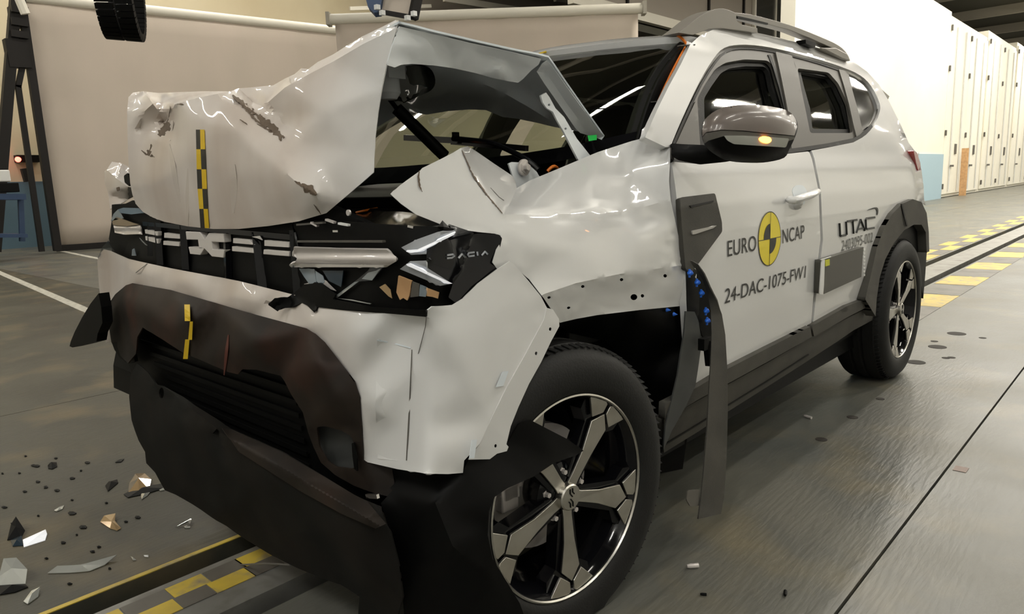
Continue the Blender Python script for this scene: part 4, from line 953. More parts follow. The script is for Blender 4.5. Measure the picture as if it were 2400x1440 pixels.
# ---- engine bay ------------------------------------------------------
eb = MB(); eb.box((-.30, .28, .30), (.05, 1.55, .90)); eb.box((-.28, .35, .90), (.0, 1.2, .94)); eb.box((.05, .2, .3), (.18, 1.62, .97)); eb.box((-.1, .16, .7), (.2, .3, .93)); M['bay'] = mat('matt_black_engine_bay', (.003, .003, .003), .95, spec=.03); eb.build('engine', 'bay', car, bevel=.012, smooth=False)
eb = MB(); eb.box((.10, .2, .955), (.34, 1.6, .975)); eb.bar((.1, .2, .985), (.1, 1.6, .985), .02, .03); eb.bar((.13, .25, 1.0), (.34, .25, 1.03), .14, .01); eb.build('scuttle_panel', 'bay', car, bevel=.004, smooth=False)
eb = MB(); eb.prism([onY(*q, .22) for q in ((1192, 384), (1200, 380), (1240, 382), (1250, 388), (1262, 410), (1268, 418), (1262, 440), (1210, 440), (1204, 420))], (0, .004, 0)); tp = eb.build('strut_turret', 'primer2', car)
eb = MB(); c = onY(1226, 393, .215); eb.lathe([(0, -.018), (.008, -.018), (.0085, -.008), (.015, -.007), (.015, .0), (0, .0)], c, (0, 1, 0), 6); eb.lathe([(0.012, -.006), (.02, -.005), (.02, 0), (.012, 0)], c, (0, 1, 0), 24, closed=True); eb.build('turret_bolt', 'silver', tp, smooth=False)
def bar2(name, pts, r, m, parent=car, n=8): b = MB(); b.tube(pts, r, n); return b.build(name, m, parent)
wp = MB(); wp.bar(onX(950, 323, .17), onX(1078, 330, .14), .012, .016); wb = wp.build('wiper', 'gblack', car, smooth=False)
bar2('wiper_arm', curve([tuple(q) for q in (onX(1062, 325, .13), onX(1130, 332, .12), onX(1170, 342, .12), onX(1230, 372, .13), onX(1262, 398, .14))], 4), .007, 'gblack', wb)
wp = MB(); wp.box(tuple(onX(1058, 318, .13)-Vector((.01, .02, .01))), tuple(onX(1078, 318, .13)+Vector((.01, .02, .01)))); wp.build('wiper_clip', 'black', wb, smooth=False)
wp = MB(); wp.bar(onX(1060, 333, .22), onX(1235, 348, .2), .012, .014); wp.build('wiper', 'gblack', car, smooth=False)
b = MB(); b.prism([onX(*q, .30) for q in ((1377, 318), (1398, 316), (1398, 328), (1380, 331))], (0.001, 0, 0)); b.build('vin_sticker', 'green', car, smooth=False)
# coloured bits in the gap beside the lamp
bar2('orange_lead', [onZ(835, 498, .96), onZ(855, 494, .965), onZ(884, 488, .97)], .003, 'orange'); bar2('orange_lead', [onZ(782, 506, .955), onZ(800, 509, .955), onZ(818, 509, .955)], .004, 'orange')
# ---- grille ----------------------------------------------------------
gr = sheet('grille', [X(262, 480, -.36), X(330, 478, -.36), X(760, 480, -.37), X(900, 540, -.34), X(900, 760, -.36), X(690, 730, -.38), X(560, 690, -.38), X(420, 655, -.38), X(330, 640, -.37), X(262, 600, -.34)], 'black', car, h=40, thick=.02)
def cv(P, o, s): return [(o[0]+x/s, o[1]+y/s) for x, y in P]
def flat(name, P, m, parent, v, thick=.006, ax='X', bevel=0):
    f = {'X': onX, 'Y': onY, 'Z': onZ}[ax]; b = MB(); b.prism([f(x, y, v) for x, y in P], (thick, 0, 0) if ax == 'X' else (0, thick, 0)); return b.build(name, m, parent, smooth=False, bevel=bevel)
G = lambda P: cv(P, (220, 460), 4.8)
em = flat('grille_emblem', G([(1030, 397), (1190, 405), (1245, 485), (1290, 415), (1455, 420), (1465, 522), (1320, 515), (1332, 600), (1468, 605), (1452, 695), (1325, 680), (1240, 590), (1195, 662), (1080, 650), (1060, 570), (1180, 578), (1168, 492), (1040, 490)]), 'badge', gr, -.392, .02, bevel=.002)
for P in ([(570, 375), (718, 400), (718, 447), (575, 420)], [(575, 450), (722, 482), (722, 535), (580, 495)], [(790, 412), (965, 435), (968, 480), (788, 468)], [(780, 503), (962, 518), (958, 565), (778, 548)], [(1565, 472), (1735, 490), (1803, 548), (1562, 528)], [(1552, 565), (1808, 590), (1800, 643), (1552, 620)], [(1915, 495), (2195, 518), (2193, 578), (1915, 560)], [(1908, 600), (2195, 625), (2193, 680), (1903, 655)]):
    flat('grille_bar', G(P), 'badge', gr, -.388, .012, bevel=.0015)
for x0, y0, x1, y1 in ((352, 520, 352, 600), (372, 520, 380, 640), (432, 528, 440, 655), (532, 540, 535, 668), (600, 545, 615, 680), (690, 540, 700, 690)):
    b = MB(); b.bar(onX(x0, y0, -.375), onX(x1, y1, -.385), .02, .014); b.build('grille_rib', 'gblack', gr, smooth=False)
b = MB(); b.bar(onX(340, 524, -.378), onX(690, 556, -.378), .014, .012); b.build('grille_rib', 'gblack', gr, smooth=False)
b = MB(); b.prism([onX(*q, -.39) for q in G([(1775, 458), (1860, 447), (1892, 495), (1840, 475)])], (.002, 0, 0)); b.build('broken_bar', 'badge', gr, smooth=False)

# ---- left headlamp ---------------------------------------------------
hlmp = sheet('headlamp', [X(688, 525, -.385), X(700, 516, -.38), X(830, 520, -.375), X(930, 528, -.37), X(1040, 532, -.35), Y(1110, 543, .06), Y(1172, 553, .035), Y(1180, 570, .03), Y(1170, 640, .03), Y(1120, 690, .03), Y(1000, 745, .045), X(850, 738, -.39), X(738, 720, -.39), X(690, 690, -.385)], 'black', car, h=14, smooth=2, thick=.02, keep='lamp', ctrl=[X(900, 620, -.38), Y(1080, 640, .05), X(1000, 620, -.375)])
H = lambda P: cv(P, (640, 480), 4.138)
def onlamp(name, P, m, off, parent=hlmp, h=8, thick=.003): return sheet(name, P, m, parent, field=FIELDS['lamp'], h=h, smooth=0, thick=thick, off=off)
# silver bar: ribbed
bar_o = H([(200, 415), (650, 430), (1100, 438), (1195, 505), (1195, 550), (1095, 608), (600, 606), (172, 605), (155, 585), (215, 558), (232, 520), (195, 490)])
def barpos(x, y):
    u = (y-580)/46; k = .010*math.cos(u*math.pi*3.2)*.5+.008*math.cos(u*1.2)
    return CAM+ray(x, y)*(1/FIELDS['lamp'](x, y)-.022-k)
sheet('lamp_trim_bar', bar_o, 'silver', hlmp, pos=barpos, h=5, thick=.004, angle=60)
onlamp('lamp_trim_edge', H([(155, 585), (172, 575), (1100, 588), (1130, 590), (1095, 608), (172, 607)]), 'chrome', .034, thick=.002)
onlamp('lamp_light_guide', H([(1243, 415), (1400, 335), (1595, 265), (1812, 250), (1490, 425), (1486, 478), (1338, 487)]), mat('grey_lamp_reflector', (.42, .44, .47), .3, metal=.4), .022)
onlamp('lamp_light_guide', H([(1330, 548), (1483, 542), (1492, 610), (1735, 765), (1620, 788), (1230, 625), (1300, 572)]), 'lampgrey' if 'lampgrey' in M else bpy.data.materials['grey_lamp_reflector'], .022)
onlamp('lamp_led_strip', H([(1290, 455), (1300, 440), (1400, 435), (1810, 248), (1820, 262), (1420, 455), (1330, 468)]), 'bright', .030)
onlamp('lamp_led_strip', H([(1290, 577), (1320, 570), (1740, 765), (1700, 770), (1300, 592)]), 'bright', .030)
lensb = onlamp('lamp_cover', rounded(H([(1488, 425), (1510, 405), (1840, 262), (2190, 290), (2222, 325), (2200, 420), (2120, 558), (2182, 640), (1980, 800), (1780, 960), (1700, 900), (1745, 765), (1600, 680), (1490, 600)]), 3), 'gblack', .020)
# stroke lettering on the lamp cover
def strokes(name, SEG, m, parent, fn, w, thick=.0015):
    b = MB()
    for P in SEG:
        for a, c in zip(P, P[1:]):
            A, C = fn(*a), fn(*c); d = (C-A)
            b.bar(A-d.normalized()*w*.2, C+d.normalized()*w*.2, w, thick, up=(ray(*a)).normalized())
    return b.build(name, m, parent, smooth=False)
fl = lambda x, y: CAM+ray(x, y)*(1/FIELDS['lamp'](x, y)-.0225)
D_ = [H(P) for P in ([(1690, 490), (1745, 482), (1758, 496), (1735, 515), (1690, 520)], [(1800, 518), (1832, 478), (1865, 512)], [(1950, 462), (1900, 468), (1888, 485), (1900, 502), (1950, 495)], [(1980, 460), (1985, 492)], [(2025, 490), (2055, 455), (2080, 480)])]
M['letter'] = mat('grey_lamp_lettering', (.35, .37, .4), .4)
strokes('lamp_lettering', D_, 'letter', lensb, fl, .0034)

# broken innards below the bar
for P, m in (([(1215, 690), (1345, 742), (1322, 880), (1300, 930), (1262, 905), (1230, 925), (1195, 850)], 'card'), ([(1500, 808), (1612, 850), (1600, 912), (1545, 895), (1495, 888)], 'card')): onlamp('lamp_heat_board', H(P), m, .015)
for P, m in (([(250, 620), (400, 625), (420, 760), (355, 775), (300, 700)], 'bluegrey'), ([(1350, 745), (1420, 770), (1410, 890), (1330, 900)], 'trim'), ([(1425, 775), (1500, 810), (1480, 895), (1415, 888)], 'bluegrey'), ([(410, 640), (480, 690), (500, 750), (470, 780), (420, 745)], 'bluegrey'), ([(500, 730), (610, 838), (540, 815), (480, 770)], 'silver'), ([(300, 770), (340, 760), (350, 790), (318, 800)], 'silver'), ([(580, 900), (800, 740), (920, 640), (940, 610), (1060, 612), (960, 735), (830, 745), (640, 860), (600, 905)], 'lens'), ([(590, 895), (790, 750), (830, 745), (620, 905)], 'shard'), ([(860, 720), (960, 735), (1040, 620), (1000, 640), (920, 660)], 'shard'), ([(1030, 800), (1085, 770), (1140, 830), (1155, 910), (1120, 890)], 'amberglass'), ([(600, 905), (760, 920), (950, 960), (940, 966), (760, 932)], 'shard'), ([(480, 640), (680, 640), (660, 800), (540, 740)], M.setdefault('deepblue', mat('dark_blue_reflector', (.02, .035, .05), .2)))):
    onlamp('lamp_shard', H(P), m, .012+.004*rnd.random(), thick=.0015)
# dark torn bracket between bumper and lamp
onlamp('torn_bracket', cv([(1285, 945), (1330, 900), (1420, 895), (1480, 850), (1540, 800), (1650, 790), (1760, 870), (1740, 905), (2000, 960), (2395, 985), (2395, 1030), (1630, 960), (1610, 1000), (1560, 950), (1520, 930), (1440, 965), (1370, 970), (1350, 990)], (200, 400), 3), 'black', .034, thick=.004)
# glossy housing top behind the lamp with small fittings
sheet('lamp_housing', [X(688, 522, -.383), X(694, 512, -.37), Z(740, 500, .955), Z(860, 492, .965), Z(960, 498, .968), Z(1060, 528, .955), X(1110, 545, -.30), X(1040, 562, -.345), X(930, 585, -.375), X(700, 578, -.388)], 'gblack', hlmp, h=12, smooth=2, thick=.004, jitter=.012)
for k, (x0, y0, x1, y1, m) in enumerate(((698, 527, 760, 522, 'trim'), (730, 522, 745, 530, 'silver'), (765, 515, 785, 522, 'silver'), (795, 524, 818, 528, 'white'), (700, 566, 900, 566, 'trim'), (782, 542, 794, 542, 'chrome'), (957, 530, 970, 533, 'chrome'))):
    b = MB(); b.bar(onX(x0, y0, -.395), onX(x1, y1, -.39), .008, .004); b.build('lamp_fitting', m, hlmp, smooth=False)
b = MB(); b.lathe([(0, 0), (.006, 0), (.006, .004), (0, .004)], onX(815, 499, -.39), (1, 0, 0), 14); b.build('lamp_fitting', 'silver', hlmp)

# ---- bumper -----------------------------------------------------------
bo = [X(228, 612, -.36), X(232, 596, -.37), X(243, 586, -.375), X(258, 589, -.38), X(300, 607, -.395), X(345, 617, -.40), X(400, 629, -.405), X(480, 644, -.405), X(560, 659, -.405), X(640, 679, -.405), X(692, 692, -.405), X(672, 697, -.41), X(640, 703, -.41), X(628, 712, -.41), X(650, 729, -.41), X(670, 722, -.41), X(690, 711, -.408), X(712, 705, -.405), X(728, 718, -.405), X(738, 733, -.405), X(743, 720, -.405), X(800, 727, -.405), X(900, 735, -.40), Y(998, 741, .035),
      Y(1002, 728, .03), Y(1012, 720, .025), Y(1060, 715, .02), Y(1085, 700, .015), Y(1120, 665, .01), Y(1165, 632, .005), Y(1195, 613, .003), Y(1205, 620, .002), Y(1240, 660, .0), Y(1268, 695, -.002), Y(1282, 722, -.001), Y(1275, 750, -.002), Y(1235, 825, -.004), Y(1190, 905, -.004), Y(1150, 985, -.002), Y(1125, 1040, .0), Y(1088, 1080, .005), Y(1085, 1109, .012), Y(1050, 1112, .015), Y(1000, 1111, .025), X(930, 1100, -.395), X(848, 1081, -.40),
      X(845, 1000, -.41), X(843, 935, -.415), X(830, 898, -.417), X(800, 855, -.42), X(762, 805, -.42), X(740, 785, -.42), X(715, 771, -.42), X(600, 740, -.42), X(500, 711, -.42), X(400, 682, -.42), X(310, 665, -.41), X(295, 669, -.405), X(270, 690, -.40), X(255, 712, -.395), X(249, 740, -.39), X(262, 800, -.385), X(248, 804, -.375), X(240, 740, -.37), X(232, 670, -.36)]
bump = sheet('front_bumper', bo, 'dusty', car, h=10, smooth=10, thick=.003, jitter=.0004, angle=28, keep='bump',
    ctrl=[X(600, 700, -.44), X(450, 665, -.435), X(330, 640, -.425), X(740, 750, -.435), X(850, 780, -.428), Y(940, 780, .11), Y(1000, 850, .045), Y(1000, 1000, .04), Y(1050, 800, .012), Y(1150, 750, -.003), Y(1100, 900, .0), Y(940, 1000, .11), X(860, 950, -.425), Y(1040, 1050, .015)])
# pressed recess with the upright edge
onb = lambda name, P, m, off, parent=bump, h=8, thick=.001: sheet(name, P, m, parent, field=FIELDS['bump'], h=h, smooth=0, thick=thick, off=off)
def recpos(x, y):
    u = min(1, max(0, (x-872)/90)); return CAM+ray(x, y)*(1/FIELDS['bump'](x, y)-.0015+.022*u**1.5*min(1, (y-800)/25 if y > 800 else 0)*min(1, max(0, (1080-y)/15)))
sheet('bumper_recess', [(884, 798), (962, 816), (965, 822), (958, 950), (952, 1078), (930, 1080), (885, 1076), (880, 950)], 'paint', bump, pos=recpos, h=7, thick=.001)
strip('recess_edge', [(884, 798), (925, 806), (962, 816)], 3, 'primer', 'bump', off=.003, parent=bump); strip('recess_edge', [(965, 820), (960, 950), (952, 1080)], (1.5, 3), 'trim', 'bump', off=.003, parent=bump)
strip('panel_line', [(999, 742), (997, 765), (988, 800), (980, 830)], 1.2, 'trim', 'bump', off=.002, parent=bump); strip('scratch', [(318, 640), (345, 618)], 1.5, 'trim', 'bump', off=.002, parent=bump)
# bumper side flange with fixing holes
flange = [Y(1282, 722, -.003), Y(1296, 726, .002), Y(1310, 748, .004), Y(1311, 765, .004), Y(1292, 800, .002), Y(1268, 850, .0), Y(1240, 900, .0), Y(1215, 955, .0), Y(1197, 1000, .002), Y(1187, 1042, .002), Y(1192, 1048, .002), Y(1188, 1058, .003), Y(1165, 1064, .004), Y(1148, 1077, .006), Y(1098, 1078, .008), Y(1125, 1040, .002), Y(1150, 985, -.003), Y(1190, 905, -.006), Y(1235, 825, -.006), Y(1275, 750, -.004)]
fh = [[(cx+3.5*math.cos(a), cy+4.5*math.sin(a)) for a in [k*.785 for k in range(8)]] for cx, cy in ((1290, 772), (1257, 829), (1162, 1046))]
flg = sheet('bumper_flange', flange, 'paint', bump, h=8, smooth=0, thick=.002, holes=fh)
for P in ([(1178, 872), (1192, 870), (1180, 905), (1163, 908)], [(1106, 1032), (1118, 1031), (1112, 1075), (1100, 1075)]): flat('flange_slot', P, 'primer', flg, -.007, .001, 'Y')

# ---- dark lower front ---------------------------------------------------
lg = sheet('lower_grille', [X(262, 700, -.36), X(330, 690, -.37), X(500, 730, -.37), X(720, 800, -.37), X(860, 930, -.37), X(870, 1180, -.37), X(700, 1130, -.38), X(400, 960, -.38), X(318, 900, -.38), X(300, 850, -.37), X(270, 820, -.36)], 'black', car, h=24, thick=.02)
for k in range(11):
    y0 = 800+k*26; b = MB(); b.bar(onX(330+k*16, y0, -.385), onX(690+k*6, y0+115+k*4, -.385), .004, .012); b.build('grille_slat', 'black', lg, smooth=False)
lo_out = [X(310, 664, -.418), X(400, 680, -.425), X(500, 709, -.427), X(600, 738, -.427), X(715, 769, -.427), X(740, 783, -.427), X(762, 803, -.427), X(800, 853, -.427), X(830, 896, -.424), X(843, 934, -.42), X(846, 1000, -.415), X(850, 1081, -.405), X(918, 1098, -.37), X(924, 1130, -.37), X(918, 1166, -.38), X(880, 1158, -.40), X(830, 1140, -.41), X(785, 1114, -.42), X(752, 1085, -.42), X(735, 1050, -.42), X(722, 1015, -.425), X(710, 967, -.43), X(682, 923, -.44), X(667, 894, -.44), X(657, 881, -.44), X(600, 867, -.45), X(568, 866, -.45), X(558, 878, -.45), X(533, 872, -.45), X(467, 843, -.45), X(433, 830, -.45), X(377, 794, -.45), X(335, 768, -.445), X(322, 790, -.44), X(318, 830, -.43), X(300, 852, -.42), X(282, 834, -.40), X(262, 803, -.39), X(250, 740, -.395), X(257, 712, -.40), X(272, 690, -.41), X(296, 669, -.41)]
FOG = rounded([(742, 1002), (760, 999), (800, 1010), (822, 1022), (832, 1045), (834, 1095), (822, 1100), (790, 1095), (765, 1080), (748, 1050)], 5)
low = sheet('lower_bumper_trim', lo_out, 'skid', car, h=11, smooth=3, thick=.004, jitter=.003, holes=[FOG], keep='low', ctrl=[X(450, 745, -.475), X(600, 800, -.475), X(330, 720, -.46), X(740, 850, -.465), X(780, 930, -.45), X(400, 770, -.47)])
M['liner'] = mat('grey_liner_plastic', (.05, .052, .05), .5)
sheet('fog_lamp_pocket', FOG, 'liner', low, pos=lambda x, y: CAM+ray(x, y)*(1/FIELDS['low'](x, y)+.03+.02*math.sin((x-740)/30)), h=8, thick=.003)
flat('fog_pocket_insert', [(824, 1040), (829, 1038), (836, 1075), (837, 1105), (830, 1100), (826, 1070)], 'black', low, -.418, .003)
sheet('left_cheek', [(290, 700), (310, 676), (340, 684), (310, 710), (296, 760), (300, 800), (285, 780)], 'black', low, field=FIELDS['low'], h=10, smooth=0, thick=.002, off=.02) if 0 else None
chequer('marker_tape', [((433, 433.2, 445, 714), (433, 443, 446, 753), 0), ((442, 445, 451, 753), (438, 445, 451, 797), 0)][:0] or [((432, 432, 445, 714), (433, 433, 446, 753), 0), ((445, 445, 452, 754), (441, 441, 450, 797), 0), ((434, 434, 444, 796), (429, 429, 440, 842), 0)], 'low', low, .012)
strip('red_scrape', [(535, 785), (530, 830), (525, 880)], (2, 7), M.setdefault('redscr', mat('dull_red_scrape', (.10, .025, .015), .6)), 'low', off=.004, parent=low)
# torn right-hand end pieces
flat('right_arch_cladding', [(231, 688), (212, 712), (192, 745), (175, 778), (166, 800), (163, 812), (170, 815), (200, 808), (226, 801), (229, 782), (240, 757), (237, 720)], 'black', car, -.47, .03)
flat('torn_cladding', [(262, 804), (285, 800), (310, 815), (316, 848), (305, 852), (295, 850), (280, 838), (268, 820)], 'black', low, -.40, .01)
# undertray hanging off the front
tr_out = [X(322, 852, -.41), X(306, 882, -.42), X(302, 930, -.42), X(309, 985, -.42), X(325, 1032, -.42), X(340, 1060, -.42), X(343, 1086, -.41), X(364, 1108, -.41), X(386, 1150, -.40), X(412, 1160, -.40), X(450, 1182, -.40), X(520, 1228, -.40), X(580, 1268, -.40), X(640, 1305, -.40), X(720, 1342, -.40), X(800, 1370, -.405), X(842, 1400, -.41), X(838, 1455, -.40), X(925, 1470, -.40), X(944, 1400, -.43), X(936, 1330, -.44), X(916, 1250, -.45), X(900, 1215, -.45), X(893, 1188, -.45), X(830, 1160, -.455), X(760, 1117, -.46), X(660, 1058, -.46), X(540, 1005, -.46), X(430, 932, -.455), X(382, 906, -.45), X(366, 904, -.45), X(345, 872, -.43)]
tray = sheet('undertray', tr_out, 'tray', car, h=13, smooth=4, thick=.004, jitter=.006, ctrl=[X(450, 1000, -.49), X(600, 1120, -.49), X(800, 1240, -.49), X(700, 1250, -.46), X(500, 1130, -.46), X(860, 1330, -.47)], keep='tray', holes=[[(378+6*math.cos(a), 922+13*math.sin(a)) for a in [k*.628 for k in range(10)]]],
    creases=[[X(382, 906, -.46), X(540, 1030, -.49), X(700, 1120, -.49), X(860, 1215, -.485)], [X(510, 1010, -.465), X(528, 1100, -.475), X(530, 1200, -.44)]])
sheet('undertray_edge', [(520, 1003), (545, 1008), (660, 1060), (760, 1118), (830, 1160), (860, 1175), (905, 1228), (880, 1240), (800, 1205), (700, 1150), (560, 1060)], 'skid', tray, field=FIELDS['tray'], h=6, smooth=0, thick=.003, off=.016)
b = MB(); b.bar(onX(860, 1163, -.455), onX(886, 1164, -.455), .006, .008); b.build('fixing_pin', 'chrome', tray, smooth=False)
bar2('pipe_cable', curve([tuple(q) for q in (onX(505, 1325, -.36), onX(560, 1325, -.37), onX(620, 1322, -.39), onX(680, 1325, -.40))], 4), .0025, 'trim', tray)
# arch liner in front of and over the wheel
lin = sheet('wheel_arch_liner', [X(858, 1085, -.36), X(1000, 1108, -.34), Y(1085, 1105, .02), Y(1100, 1075, .02), Y(1150, 1070, .01), Y(1192, 1035, .005), Y(1215, 995, -.005), Y(1243, 985, -.012), Y(1330, 1030, -.022), Y(1368, 1057, -.025), Y(1350, 1068, -.025), Y(1300, 1085, -.025), Y(1250, 1118, -.022), Y(1190, 1145, -.02), Y(1160, 1165, -.018), Y(1146, 1200, -.018), Y(1143, 1255, -.016), Y(1155, 1310, -.014), Y(1185, 1360, -.012), Y(1218, 1415, -.01), Y(1235, 1460, -.005), Y(1100, 1475, .02), X(950, 1470, -.38), X(936, 1330, -.40), X(915, 1250, -.40), X(893, 1180, -.40), X(920, 1150, -.38)], 'black', car, h=13, smooth=3, thick=.003, jitter=.003, ctrl=[Y(1050, 1200, .02), Y(1060, 1350, .03), X(960, 1220, -.39)], creases=[[Y(1020, 1180, .03), Y(1060, 1280, .0), Y(1150, 1360, -.01)]])
# behind-the-wheel void: inner wing, rear liner, clips, hanging cladding
sheet('inner_wing', [Y(1180, 640, .25), Y(1300, 690, .25), Y(1620, 690, .12), Y(1650, 760, .10), Y(1600, 1100, .12), Y(1500, 1120, .2), Y(1200, 1100, .3), Y(1180, 800, .3)], 'black', car, h=40, thick=.004)
sheet('wing_liner', [Y(1300, 752, .03), Y(1400, 738, .03), Y(1500, 726, .03), Y(1614, 714, .03), Y(1606, 800, .03), Y(1585, 900, .03), Y(1560, 1010, .03), Y(1545, 1070, .05), Y(1550, 980, .10), Y(1500, 880, .14), Y(1420, 800, .16), Y(1330, 780, .16)], 'black', car, h=16, smooth=2, thick=.003)
rp = sheet('rear_liner_panel', [Y(1607, 730, -.007), Y(1628, 731, -.007), Y(1637, 752, -.007), Y(1645, 786, -.007), Y(1647, 814, -.007), Y(1643, 816, -.002), Y(1636, 866, -.003), Y(1630, 905, -.004), Y(1608, 952, -.004), Y(1575, 1010, -.002), Y(1555, 1055, .0), Y(1560, 1000, .0), Y(1588, 882, -.005), Y(1604, 778, -.007)], 'liner', car, h=10, smooth=1, thick=.004)
sheet('clip_carrier', [Y(1606, 612, .0), Y(1620, 614, -.004), Y(1640, 634, -.006), Y(1656, 668, -.01), Y(1668, 720, -.015), Y(1670, 790, -.018), Y(1665, 800, -.018), Y(1646, 788, -.01), Y(1636, 752, -.006), Y(1626, 730, .0), Y(1612, 720, .005), Y(1610, 660, .002)], 'black', car, h=8, smooth=1, thick=.004)
sheet('wheel_arch_return', [Y(x, y, -.0045) for x, y in ((1606, 618), (1622, 622), (1645, 650), (1662, 700), (1667, 790), (1646, 800), (1630, 745), (1612, 738))], 'black', car, h=10, thick=.002)
for q in ((1616, 641), (1633, 663), (1643, 688), (1654, 730), (1657, 753)):
    c = onY(q[0], q[1], -.024); b = MB(); ax = Vector((-1, -.25, 0)).normalized()
    b.lathe([(0, -.013), (.003, -.010), (.0065, .0), (.003, .004), (.0075, .005), (.0075, .008), (0, .008)], c, -ax, 10)
    b.bar(c-Vector((0, 0, .011)), c+Vector((0, 0, .011)), .004, .005); b.bar(c+Vector((.004, -.008, 0)), c+Vector((.004, .008, 0)), .004, .005); b.build('trim_clip', 'bluec', car)
for q in ((1566, 727), (1582, 737)): b = MB(); b.lathe([(0, -.009), (.004, 0), (.006, .004), (0, .006)], onY(q[0], q[1], .02), (0, 1, 0), 8); b.build('trim_clip', 'bluec', car)
hang = [Y(1611, 611, -.012), Y(1622, 612, -.02), Y(1636, 620, -.026), Y(1650, 643, -.035), Y(1663, 674, -.045), Y(1680, 705, -.055), Y(1692, 737, -.06), Y(1700, 785, -.07), Y(1705, 870, -.08), Y(1706, 960, -.085), Y(1703, 1080, -.09), Y(1697, 1165, -.092), Y(1690, 1205, -.093), Y(1664, 1211, -.09), Y(1637, 1217, -.085), Y(1642, 1180, -.08), Y(1650, 1100, -.078), Y(1658, 1000, -.07), Y(1663, 900, -.06), Y(1666, 850, -.055), Y(1668, 780, -.045), Y(1666, 730, -.035), Y(1659, 692, -.028), Y(1647, 656, -.022), Y(1631, 630, -.018), Y(1611, 617, -.012)]
hc = sheet('loose_wheel_arch_cladding', hang, 'clad', car, h=9, smooth=2, thick=.004)
flat('cladding_tab', rounded([(1612, 1150), (1640, 1148), (1640, 1186), (1618, 1188), (1609, 1172)], 4), 'trim', hc, -.075, .003, 'Y')
b = MB(); p, q = onY(1656, 800, -.03), onY(1662, 858, -.04); b.bar(p, q, .012, .018); b.box(tuple(onY(1650, 812, -.035)-Vector((.006, .004, .012))), tuple(onY(1658, 790, -.03)+Vector((.01, .01, .0)))); b.build('cladding_bracket', 'black', hc, smooth=False)
# ---- right side: torn wing corner and lamp -------------------------------
rw = sheet('right_front_wing', [X(245, 402, -.33), X(250, 398, -.33), X(262, 379, -.30), X(285, 383, -.29), X(303, 392, -.27), X(322, 420, -.25), X(324, 455, -.30), X(300, 468, -.33), X(258, 491, -.36), X(253, 455, -.35), X(245, 425, -.34)], 'dusty', car, h=6, smooth=0, thick=.002, jitter=.004, creases=[[X(250, 398, -.33), X(275, 420, -.36), X(300, 438, -.37), X(318, 440, -.34)]])
flat('wing_hole', rounded([(290, 412), (300, 405), (303, 418), (304, 438), (292, 428)], 3), 'black', rw, -.375, .003); flat('wing_hole', rounded([(272, 440), (279, 438), (280, 446), (274, 449)], 2), 'bare', rw, -.372, .002)
rlm = flat('right_headlamp', [(264, 500), (285, 482), (310, 470), (345, 500), (350, 560), (345, 605), (300, 604), (262, 585), (255, 560), (260, 530)], 'black', car, -.35, .06)
sheet('lamp_trim_bar', cv([(220, 330), (370, 345), (520, 325), (538, 425), (350, 432), (235, 412)], (220, 460), 4.8), 'silver', rlm, ctrl=(), field=lambda x, y: X(x, y, -.372+.004*math.sin(y/2.2))[2], h=5, thick=.003)
for P, m in (([(205, 290), (250, 230), (330, 260), (440, 300), (510, 320), (370, 340), (215, 325)], 'amberglass'), ([(270, 150), (330, 130), (500, 135), (560, 190), (420, 205), (300, 190)], 'bluegrey'), ([(190, 280), (220, 200), (270, 150), (330, 250)], 'shard'), ([(510, 470), (560, 520), (595, 555), (580, 550), (530, 500)], 'shard'), ([(430, 600), (450, 590), (470, 670), (425, 670)], 'bluegrey'), ([(40, 700), (90, 580), (160, 500), (190, 560), (250, 640), (100, 590), (60, 680)], 'lens')):
    flat('lamp_shard', cv(P, (220, 460), 4.8), m, rlm, -.373, .002)

# ---- lettering and stickers ------------------------------------------------
lf = lambda p: Vector((p.x, ys(p.x, p.z)-.0022, p.z))
b = MB(); b.prism([onY(*q, .17) for q in ((1504, 330), (1514, 300), (1530, 308), (1520, 314), (1532, 320))], (0, .004, 0)); b.build('scuttle_end_clip', 'white', car, smooth=False)
textmesh('door_lettering', 'EURO', 'decal', fd, S(1704, 602), S(1771, 587), S(1704, 563), lift=lf, spacing=1.05)
textmesh('door_lettering', 'NCAP', 'decal', fd, S(1833, 571), S(1884, 558), S(1833, 537), lift=lf, spacing=1.05)
textmesh('door_lettering', '24-DAC-1075-FW1', 'decal', fd, S(1697, 712), S(1886, 651), S(1699, 676), lift=lf, spacing=1.0)
c = S(1803, 560)
def disc(name, m, r, off, a0=0, a1=360, r0=0, parent=fd):
    b = MB(); N = 64; P = []
    for k in range(N+1):
        a = math.radians(a0+(a1-a0)*k/N); P.append(a)
    V = [];
    for a in P:
        for rr in (r0, r): q = Vector((c.x+rr*math.cos(a), 0, c.z+rr*math.sin(a))); q.y = ys(q.x, q.z)-off; V.append(q)
    b.add(V, [(2*i, 2*i+1, 2*i+3, 2*i+2) for i in range(N)]); return b.build(name, m, parent, smooth=False)
dd = disc('target_decal', 'ncap', .085, .002); disc('target_rim', 'decal', .0868, .0025, r0=.0842, parent=dd)
disc('target_quarter', 'decal', .048, .003, 90, 180, parent=dd); disc('target_quarter', 'decal', .048, .003, 270, 360, parent=dd)
b = MB(); 
for p, q in (((c.x-.085, c.z), (c.x+.085, c.z)), ((c.x, c.z-.085), (c.x, c.z+.085))): b.bar((p[0], ys(c.x, c.z)-.0028, p[1]), (q[0], ys(c.x, c.z)-.0028, q[1]), .0018, .0006, up=(0, 1, 0))
b.build('target_cross', 'decal', dd, smooth=False)
